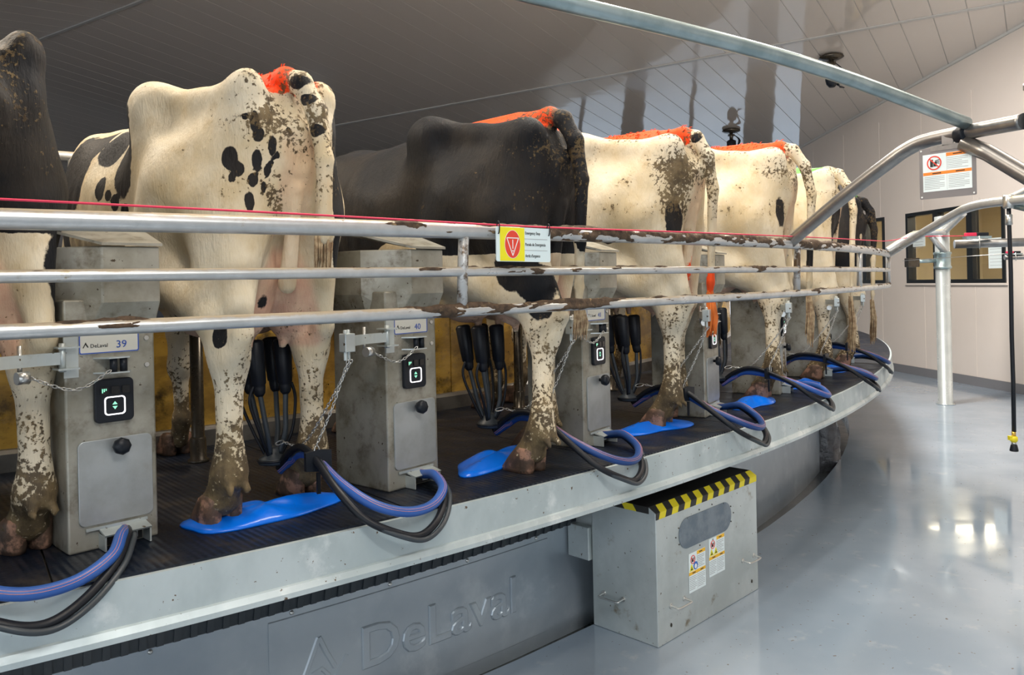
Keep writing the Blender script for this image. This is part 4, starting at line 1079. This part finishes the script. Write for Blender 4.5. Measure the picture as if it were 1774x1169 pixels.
class Field:
    def __init__(s, lo, hi, h):
        s.h = h; s.org = np.array(lo); s.n = [int((hi[i]-lo[i])/h)+1 for i in range(3)]
        s.ax = [lo[i]+h*np.arange(s.n[i]) for i in range(3)]; s.F = np.full(s.n, 1.0, np.float32)
    def win(s, lo, hi, pad):
        sl = []; g_ = []
        for i in range(3):
            a = max(0, int((lo[i]-pad-s.org[i])/s.h)); b = min(s.n[i], int((hi[i]+pad-s.org[i])/s.h)+2); 
            if b <= a: return None, None
            sl.append(slice(a, b)); g_.append(s.ax[i][a:b])
        X = g_[0][:, None, None].astype(np.float32); Y = g_[1][None, :, None].astype(np.float32); Z = g_[2][None, None, :].astype(np.float32)
        return tuple(sl), (X, Y, Z)
    def union(s, sl, d, k):
        f = s.F[sl]; hh = np.clip(.5+.5*(f-d)/k, 0, 1); s.F[sl] = f*(1-hh)+d*hh-k*hh*(1-hh)
    def sub(s, sl, d, k):
        f = s.F[sl]; d = -d; hh = np.clip(.5-.5*(f-d)/k, 0, 1); s.F[sl] = f*(1-hh)+d*hh+k*hh*(1-hh)
    def ell(s, c, r, k=.04, cut=False, rz=0, ry=0):
        R_ = max(r); sl, g_ = s.win([c[i]-R_ for i in range(3)], [c[i]+R_ for i in range(3)], .16)
        if sl is None: return
        X, Y, Z = g_; x, y, z = X-c[0], Y-c[1], Z-c[2]
        if rz: co, si = math.cos(rz), math.sin(rz); x, y = x*co+y*si, -x*si+y*co
        if ry: co, si = math.cos(ry), math.sin(ry); x, z = x*co+z*si, -x*si+z*co
        k0 = np.sqrt((x/r[0])**2+(y/r[1])**2+(z/r[2])**2); k1 = np.sqrt((x/r[0]**2)**2+(y/r[1]**2)**2+(z/r[2]**2)**2)
        d = k0*(k0-1)/np.maximum(k1, 1e-4)
        (s.sub if cut else s.union)(sl, d.astype(np.float32), k)
    def cone(s, a, b, ra, rb, k=.03, cut=False):
        R_ = max(ra, rb); sl, g_ = s.win([min(a[i], b[i])-R_ for i in range(3)], [max(a[i], b[i])+R_ for i in range(3)], .10)
        if sl is None: return
        X, Y, Z = g_; v = np.array(b)-np.array(a); L2 = float(v @ v)
        t = np.clip(((X-a[0])*v[0]+(Y-a[1])*v[1]+(Z-a[2])*v[2])/L2, 0, 1)
        d = np.sqrt((X-a[0]-t*v[0])**2+(Y-a[1]-t*v[1])**2+(Z-a[2]-t*v[2])**2)-(ra+(rb-ra)*t)
        (s.sub if cut else s.union)(sl, d.astype(np.float32), k)

def cow_surface(h, hl, hr, hky=(None, None), pin=0.0, fl_=(1.20, .14), fr_=(1.24, -.15), tail_y=0.0, tail_out=0.0, thin=0.0, udder=1.0, tail_z=.55):
    F = Field((-.26, -.48, .0), (2.30, .48, 1.60), h)
    # trunk
    xs = [-.05, .02, .10, .20, .32, .48, .62, .78, .95, 1.12, 1.28, 1.42, 1.52]
    top = [1.26, 1.395, 1.455, 1.478, 1.476, 1.475, 1.465, 1.44, 1.42, 1.42, 1.45, 1.43, 1.32]
    bot = [1.12, .98, .90, .84, .76, .70, .68, .68, .67, .66, .66, .70, .82]
    wid = [.05, .12, .165, .20, .225, .26, .29, .325, .345, .34, .29, .235, .17]
    sl = (slice(0, F.n[0]),)*1
    X = F.ax[0]; t_ = np.interp(X, xs, top); b_ = np.interp(X, xs, bot); w_ = np.interp(X, xs, wid)
    def sm1(v):
        kk = np.ones(max(3, int(.07/h)|1)); kk /= kk.sum(); return np.convolve(np.pad(v, len(kk)//2, mode='edge'), kk, 'valid')
    t_, b_, w_ = sm1(t_), sm1(b_), sm1(w_)
    Y = F.ax[1][None, :, None]; Z = F.ax[2][None, None, :]; c_ = ((t_+b_)/2)[:, None, None]; hz_ = ((t_-b_)/2)[:, None, None]; wz = w_[:, None, None]
    n_ = 2.25
    # flatten the sides of the upper half a little so the spine stands proud
    up = np.clip((Z-c_)/hz_, 0, 1); wy = wz*(1-.10*up**2)
    rf = (1-sst(X, .62, .85))[:, None, None]*np.clip((Z-c_)/hz_*1.6-.5, 0, 1); n_ = 2.25-.95*rf
    q = (np.abs(Y/wy)**n_+np.abs((Z-c_)/hz_)**n_)**(1/n_)
    d = (q-1)*np.minimum(wz, hz_)*.95
    d = np.maximum(d, (xs[0]-X)[:, None, None]); d = np.maximum(d, (X-xs[-1])[:, None, None])
    # ribs
    rb = .004*np.cos(X*2*PI/.085)*np.exp(-((X-.98)/.22)**2); d = d-rb[:, None, None]*np.exp(-((Z-1.05)/.2)**2)
    F.F = d.astype(np.float32)
    for s in (1, -1):
        hx, hy = hl if s == 1 else hr
        F.ell((1.22, s*.20, 1.08), (.17, .10, .30), .08)                         # shoulder
        F.cone((.56, s*.05, 1.43), (.55, s*.22, 1.395), .035, .038, .06)        # hook bone
        F.ell((.54, s*.235, 1.375), (.10, .055, .070), .09)
        F.ell((.53, s*.215, 1.24), (.13, .075, .20), .08)                       # wall below the hook
        F.cone((.50, s*.225, 1.385), (.28, s*.175, 1.350), .045, .045, .08); F.cone((.28, s*.175, 1.350), (.06, s*.13, 1.375+pin), .045, .038, .08)      # hook to pin
        F.ell((.10, s*.115, 1.27), (.13, .075, .125), .08); F.ell((.46, s*.175, 1.29), (.18, .085, .12), .08)
        F.ell((.045, s*.128, 1.388+pin), (.058, .042, .048), .055)                    # pin bone
        F.ell((.30, s*.175, 1.08), (.25, .105, .23), .08)                        # thigh
        F.ell((.105, s*.105, 1.10), (.115, .075, .25), .06)                       # buttock
        # joints
        ST = (.52+(hx-.12)*.3, s*.215, .84); kq = hky[0 if s == 1 else 1]; kq = s*.16*.25+hy*.75 if kq is None else kq; HK = (.012+(max(hx, .02)-.12)*.85, kq, .605); HF = (.095+(max(hx, .02)-.12)*.9, kq+(hy-kq)*.12, .52)
        FT = (hx-.035, hy, .175); CO = (hx+.03, hy, .075)
        F.cone((.36, s*.18, 1.08), ST, .16, .12, .07)
        F.cone(ST, (HF[0]+.05, HF[1], HF[2]+.12), .12, .070, .05)
        F.cone((.18, s*.15, 1.0), (HF[0]+.065, (HF[1]*2+s*.15)/3, .74), .13, .078, .07)
        F.cone((.10, s*.14, .95), HK, .085, .030, .05)                          # achilles line
        F.cone(HK, (HF[0]-.01, HF[1], HF[2]-.05), .034, .042, .03)
        F.cone((HF[0]+.05, HF[1], HF[2]+.12), HF, .070, .055, .03)
        F.ell((HF[0]+.0, HF[1], HF[2]+.03), (.074, .058, .085), .03)
        F.cone(HF, (FT[0]-.005, FT[1], FT[2]+.06), .045, .039, .03)
        F.cone((FT[0]-.005, FT[1], FT[2]+.06), FT, .039, .053, .03)
        F.cone(FT, CO, .050, .052, .03)
        F.ell((CO[0], CO[1], .070), (.068, .064, .032), .02)
        for q in (-1, 1): F.cone((FT[0]-.03, FT[1]+q*.022, FT[2]-.02), (FT[0]-.062, FT[1]+q*.028, FT[2]-.055), .017, .012, .012)   # dewclaws
        # front leg
        fx, fy = fl_ if s == 1 else fr_
        F.cone((1.20, s*.17, .92), (fx, fy, .56), .115, .058, .06)
        F.cone((fx, fy, .58), (fx+.015, fy, .40), .056, .048, .03); F.ell((fx+.02, fy, .40), (.05, .046, .055), .03)
        F.cone((fx+.015, fy, .38), (fx+.005, fy, .20), .036, .031, .03); F.ell((fx+.005, fy, .165), (.042, .040, .045), .02)
        F.cone((fx+.005, fy, .16), (fx+.04, fy, .07), .037, .040, .02)
        # hollows
        F.ell((.78, s*.375, 1.29), (.15, .085, .10), .10, cut=True)           # flank hollow
        F.ell((.29, s*.285, 1.34), (.13, .055, .07), .08, cut=True)           # between hook and pin
        F.ell((.03, s*.068, 1.445), (.09, .022, .055), .04, cut=True)           # beside the tail head
        F.ell((.80, s*.33, .70), (.15, .06, .05), .06, cut=True)
    F.ell((.36, s*0+.0, 1.46), (.10, .02, .02), .02) if False else None
    F.cone((-.10, 0, 1.16), (-.06, 0, .78), .030, .045, .06, cut=True)          # cleft
    # udder
    u = udder
    for s in (1, -1):
        F.ell((.20, s*.082, .80), (.135*u, .105*u, .235), .03); F.ell((.46, s*.10, .745), (.20*u, .12*u, .175), .04)
        for tx in (.20, .42): F.cone((tx, s*.062, .60), (tx, s*.062, .54), .018, .013, .02)
    F.cone((-.02, 0, 1.06), (.05, 0, .75), .018, .03, .03)
    F.ell((-.035, 0, 1.22), (.022, .026, .055), .03)                            # vulva
    # tail
    ty = tail_y; to = tail_out
    pts = [(.14, 0, 1.425, .034), (.04, ty*.1, 1.432, .036), (-.03-to*.3, ty*.4, 1.405, .036), (-.085-to*.7, ty*.8, 1.31, .033), (-.11-to, ty, 1.15, .028), (-.095-to, ty*1.1, .90, .023), (-.085-to, ty*1.15, tail_z+.1, .019), (-.08-to, ty*1.1, tail_z, .015)]
    for a, b in zip(pts[:-1], pts[1:]): F.cone(a[:3], b[:3], a[3], b[3], .018)
    # neck and head, lowered to the feed side
    F.cone((1.35, 0, 1.18), (1.80, 0, 1.16), .20, .125, .08); F.cone((1.35, 0, 1.02), (1.78, 0, 1.08), .16, .10, .08)
    F.cone((1.82, 0, 1.20), (2.00, 0, 1.10), .105, .085, .05); F.cone((1.98, 0, 1.10), (2.15, 0, .93), .085, .062, .05)
    F.ell((2.17, 0, .915), (.06, .07, .055), .03)
    for s in (1, -1):
        F.ell((1.83, s*.17, 1.23), (.035, .085, .05), .03); F.ell((1.98, s*.085, 1.15), (.03, .022, .025), .02)
    F.ell((2.215, .035, .93), (.015, .012, .012), .01, cut=True); F.ell((2.215, -.035, .93), (.015, .012, .012), .01, cut=True)
    F.cone((2.12, -.08, .885), (2.12, .08, .885), .006, .006, .008, cut=True)
    F.F[:, :, 0] = np.maximum(F.F[:, :, 0], .001)
    return surface_nets(F.F, F.org, h)

def blobs(V, bl):
    f = np.full(len(V), -1.0)
    for c, r in bl:
        d = 1-np.sqrt((((V-np.array(c))/np.array(r))**2).sum(1)); f = np.maximum(f, np.maximum(d, -1)*min(1, 3*min(r)+.25))
    return f
def sst(v, lo, hi): t = np.clip((v-lo)/(hi-lo), 0, 1); return t*t*(3-2*t)
def make_hoof(o, x, y, mt, front=False):
    mb = MB()
    for q in (-1, 1):
        rings = [(.0, .080, .032, .020), (.014, .083, .033, .018), (.05, .068, .031, .004), (.085, .052, .028, -.012), (.098, .034, .020, -.016)]
        n = 12; base = len(mb.v)
        for (z, lx, ly, xo) in rings:
            for j in range(n):
                a = 2*PI*j/n; px = lx*math.cos(a); px = px*(1.05 if px > 0 else .8)
                mb.v.append((x+.03+xo+px, y+q*(.034+.012*max(0, math.cos(a)))+ly*math.sin(a)*(1 if math.cos(a) < .5 else .8), z+.001))
        for i in range(len(rings)-1):
            for j in range(n): mb.f.append((base+i*n+j, base+i*n+(j+1) % n, base+(i+1)*n+(j+1) % n, base+(i+1)*n+j)); mb.sm.append(True)
        mb.f.append(tuple(base+j for j in range(n-1, -1, -1))); mb.sm.append(False)
        mb.f.append(tuple(base+(len(rings)-1)*n+j for j in range(n))); mb.sm.append(False)
    return mb.build('hoof', mt, o)
def make_cow(label, r, a, turn, h, hl, hr, black, paint=None, green=0, dirt=1.0, scale=(1, 1, 1), tail_y=0, tail_out=0, switch=('hair', 1.0), pinky=1.0, extra_dirt=(), udder=1.0, tail_z=.55, orangeleg=None, hky=(None, None), pin=0.0):
    o = thing('cow', label, 'cow', P(r, a, DZ), rad(a+180+turn), 'cows on the milking platform')
    V, Q = cow_surface(h, hl, hr, hky=hky, pin=pin, tail_y=tail_y, tail_out=tail_out, udder=udder, tail_z=tail_z)
    me = bpy.data.meshes.new('body'); me.from_pydata(V.tolist(), [], Q.tolist()); me.update()
    me.polygons.foreach_set('use_smooth', [True]*len(me.polygons)); me.materials.append(MT['hide'])
    X, Y, Z = V[:, 0], V[:, 1], V[:, 2]
    f = black(V) if callable(black) else blobs(V, black)
    at = {'black': f}
    ud = (1-sst(Z, .80, .95))*sst(X, .02, .10)*(1-sst(X, .56, .72))*sst(Z, .50, .58)*(1-sst(np.abs(Y), .13, .20))
    rear = (1-sst(X, .03, .12))*sst(X, -.08, -.055)*(1-sst(np.abs(Y), .05, .10))*sst(Z, .6, .8)*(1-sst(Z, 1.22, 1.32))*.42
    at['pink'] = np.clip(np.maximum(ud, rear)*pinky, 0, 1)
    d = .50*(1-sst(Z, .10, .40))+.36*(1-sst(Z, .40, .85))
    d += .30*(1-sst(X, .02, .16))*sst(Z, .9, 1.1)*(1-.3*sst(np.abs(Y), .08, .14))+.12*(1-sst(X, -.02, .3))*sst(Z, 1.1, 1.3)
    d += .12*(1-sst(X, -.09, -.05))*sst(Z, .6, 1.25)*(1-sst(Z, 1.25, 1.38))
    for c, r_, w in extra_dirt: d += w*np.clip(1-np.sqrt((((V-np.array(c))/np.array(r_))**2).sum(1)), 0, 1)
    at['dirt'] = d*dirt
    if paint is None: at['paint'] = np.full(len(V), -1.)
    else:
        x0, x1, yw, wgt = paint
        at['paint'] = (sst(X, x0-.06, x0+.06)*(1-sst(X, x1-.06, x1+.06))*(1-sst(np.abs(Y), yw*.25, yw*1.35))*sst(Z, 1.345, 1.395)*1.35-.35)*wgt
    if orangeleg:
        for c, r_ in orangeleg: at['paint'] = np.maximum(at['paint'], 2.2*np.clip(1-np.sqrt((((V-np.array(c))/np.array(r_))**2).sum(1)), 0, 1)-.2)
    at['green'] = np.full(len(V), float(green))
    for n, v in at.items():
        A = me.attributes.new(n, 'FLOAT', 'POINT'); A.data.foreach_set('value', v.astype(np.float32))
    b = bpy.data.objects.new('body', me); COL.objects.link(b); b.parent = o
    for (x, y) in (hl, hr, (1.24, .14), (1.28, -.15)): make_hoof(o, x, y, MT['hoof'])
    # short tufts of painted hair standing on the spine
    if paint is not None and h < .02 and not green and wgt > .8:
        sel = np.where((at['paint'] > .55) & (Z > 1.40) & (np.abs(Y) < .07))[0]; mb = MB(); rng = random.Random(5)
        for i in range(75):
            v = V[sel[rng.randrange(len(sel))]]; p = Vector(v); q = p+Vector((-.014-.010*rng.random(), .012*(rng.random()-.5), .003+.008*rng.random()))
            mb.tube([p-Vector((0, 0, .004)), p.lerp(q, .5)+Vector((0, 0, .003)), q], [.0028, .002, .0006], 4)
        t_ = mb.build('painted_hair', MT['painthair'], b, fixn=False); t_['kind'] = 'stuff'
    # tail switch: strands of hair
    mb = MB(); rng = random.Random(int(r*1000+a*10)); zz = tail_z
    for i in range(46):
        a_ = rng.random()*2*PI; rr = .016*rng.random()**.5; L_ = (.22+.12*rng.random())*switch[1]; bx_, by_ = -.08-tail_out+rr*math.cos(a_), tail_y*1.1+rr*math.sin(a_)
        mb.tube([(bx_, by_, zz+.06-.04*rng.random()), (bx_+.6*rr*math.cos(a_)-.01, by_+rr*math.sin(a_), zz-.45*L_), (bx_+rr*math.cos(a_)*.8, by_+rr*math.sin(a_)*.8, zz-L_)], [.004, .005, .0015], 5)
    mb.build('tail_switch', MT[switch[0]], b, fixn=False)
    # eyes
    for s in (1, -1): MB().lathe([(.001, -.016), (.011, -.012), (.016, 0), (.011, .012), (.001, .016)], 10, Matrix.Translation((2.0, s*.088, 1.145))).build('eye', MT['castdark'], o)
    o.scale = scale
    return o
hi_, mid_, lo_ = .0125, .016, .022
# spotted cow: spots on left thigh, dark bands on the side
SP39 = [(.130, 1.262, .018, .05), (.150, 1.278, .011, .016), (.121, 1.222, .024, .034), (.176, 1.150, .024, .05), (.162, 1.115, .022, .032), (.122, 1.143, .020, .050), (.086, 1.190, .019, .050), (.096, 1.112, .016, .032), (.130, 1.080, .019, .032), (.088, 1.135, .010, .018),
        (.138, 1.012, .019, .045), (.104, 1.06, .014, .03), (.072, 1.16, .010, .016), (.045, 1.24, .013, .022), (.175, 1.085, .012, .02)]
spots39 = [((.03, y_*1.16-.01, z_), (.16, a_*.74, c_*.74)) for y_, z_, a_, c_ in SP39]+[
    ((.64, .30, 1.25), (.085, .12, .18)), ((.66, .30, 1.36), (.12, .12, .06)), ((.83, .28, 1.28), (.11, .12, .075)), ((.80, .33, 1.12), (.035, .1, .045)), ((.74, .33, 1.09), (.018, .1, .022)), ((.70, .33, 1.06), (.026, .1, .03)), ((.64, .32, 1.03), (.025, .1, .025)),
    ((1.12, .28, 1.18), (.16, .2, .20)), ((1.02, .28, 1.33), (.10, .2, .08)), ((1.25, .3, 1.0), (.15, .2, .2)),
    ((.0, -.19, 1.24), (.07, .055, .12)), ((.02, -.20, 1.05), (.07, .05, .15)), ((.0, -.2, .86), (.06, .045, .10)), ((-.05, .0, 1.40), (.03, .05, .025)), ((-.085, 0, 1.34), (.03, .05, .02)), ((-.115, 0, 1.24), (.03, .05, .025)), ((1.9, 0, 1.1), (.2, .2, .2)),
    ((.44, .26, .72), (.035, .1, .10)), ((.02, .25, .60), (.03, .03, .04)), ((.07, .06, .67), (.02, .05, .05))]
make_cow('white cow with black spots and orange paint on its rump, left of centre', 14.02, -52.25, 8, hi_, (.083, .215), (.20, -.150), spots39, (-.02, .62, 0.15, 1.0), dirt=1.0, tail_y=-.05, switch=('hair', .5), extra_dirt=(((.04, .10, 1.28), (.12, .08, .12), .5), ((0, .06, 1.0), (.08, .06, .2), .35)), tail_z=.95)
def blk38(V):
    f = sst(V[:, 2], .80, .98)*1.4-.7
    b = blobs(V, [((.1, -.2, .78), (.10, .1, .17))]); return np.maximum(f, b)
make_cow('black-backed cow cut off by the left edge with pale hind leg', 14.03, -55.75, 17, hi_, (.10, .20), (.13, -.156), blk38, None, dirt=.9, tail_y=.03, scale=(1, 1, 1.02), tail_z=.6)
def blk40(V):
    X, Y, Z = V.T; f = sst(Z, .80-.10*sst(X, .1, .4)*0, .92)*1.4-.7
    f = np.where(Z > .93, .8, f)
    wh = blobs(V, [((.66, .27, .83), (.20, .15, .12)), ((.45, .25, .80), (.12, .12, .06)), ((-.09, 0, .75), (.04, .08, .17)), ((.35, 0, .72), (.3, .2, .16))])
    f = np.where(wh > .0, -np.minimum(wh*3, .8), f)
    kn = blobs(V, [((.0, .10, .66), (.08, .09, .11)), ((.08, .17, .80), (.1, .1, .1)), ((.02, .14, .74), (.09, .08, .08))]); return np.maximum(f, kn)
make_cow('big black cow with orange paint on its rump and a pale hind leg', 14.08, -47.62, 5, hi_, (-.02, .205), (.22, -.10), blk40, (-.02, .50, 0.15, .62), dirt=.95, tail_y=.0, tail_out=.01, scale=(1, 1, 1.0), switch=('hair', .35), tail_z=.62, hky=(.10, None), pin=-.04,
         extra_dirt=(((.5, .26, 1.05), (.05, .08, .05), 1.3), ((.33, .25, 1.18), (.05, .08, .05), 1.2), ((.2, .05, 1.43), (.28, .14, .10), .5)))
make_cow('dirty white cow with a red paint stripe, third from the left behind the sign', 14.04, -43.35, 4, mid_, (.08, .17), (.20, -.12), [((.03, .15, 1.0), (.05, .06, .10)), ((-.04, 0, 1.40), (.03, .05, .03)), ((1.9, 0, 1.1), (.2, .2, .2))], (-.02, .52, 0.17, 1.05), dirt=1.05, tail_y=-.02, scale=(1, 1, 1.035), tail_z=.6,
         extra_dirt=(((.03, .14, 1.18), (.16, .12, .22), .75), ((.35, .25, 1.15), (.2, .1, .08), .35), ((.4, .28, 1.1), (.5, .2, .45), .22), ((.3, .15, 1.42), (.3, .15, .05), .5)), orangeleg=(((.06, -.03, .74), (.12, .08, .16)), ((-.09, -.02, .68), (.04, .06, .13))), switch=('orangehair', .5), hky=(.12, None), pin=-.025)
make_cow('white cow with a wide orange back, fourth from the left', 14.05, -38.35, 5, mid_, (.10, .19), (.16, -.13), [((.02, .13, 1.05), (.03, .05, .12)), ((-.12, 0, .80), (.05, .09, .07)), ((1.9, 0, 1.1), (.2, .2, .2))], (.0, .62, 0.20, 1.05), dirt=.95, hky=(.12, None), pin=-.025, tail_y=-.02, tail_out=.03, scale=(1, 1, 1.085), tail_z=.55, extra_dirt=(((.35, .1, 1.40), (.3, .16, .08), .75), ((.4, .28, 1.1), (.5, .2, .45), .22), ((.05, .14, 1.3), (.1, .1, .1), .5)), switch=('hair', .8))
make_cow('pale cow with green paint on its back and black hindquarters', 14.05, -33.75, 4, lo_, (.10, .18), (.18, -.14), [((.0, -.1, 1.12), (.12, .12, .22)), ((-.02, .09, .98), (.06, .07, .26)), ((1.9, 0, 1.1), (.2, .2, .2))], (.05, .50, .10, .9), green=1, dirt=.9, tail_y=.02, tail_out=.02, scale=(1, 1, 1.06), tail_z=.5)
make_cow('small black and white cow at the far end of the platform', 14.08, -29.75, 3, lo_, (.10, .17), (.2, -.12), lambda V: np.maximum(sst(V[:, 2], .78, .9)*1.2-.6, -1)-2*np.clip(blobs(V, [((.0, .1, 1.1), (.03, .06, .06)), ((.0, .1, .95), (.03, .05, .05)), ((-.1, 0, .8), (.05, .06, .2))]), 0, 1)*3, (.0, .3, .06, .6), green=1, dirt=.8, tail_y=-.01, tail_out=.0, scale=(1, 1, .97), tail_z=.5)
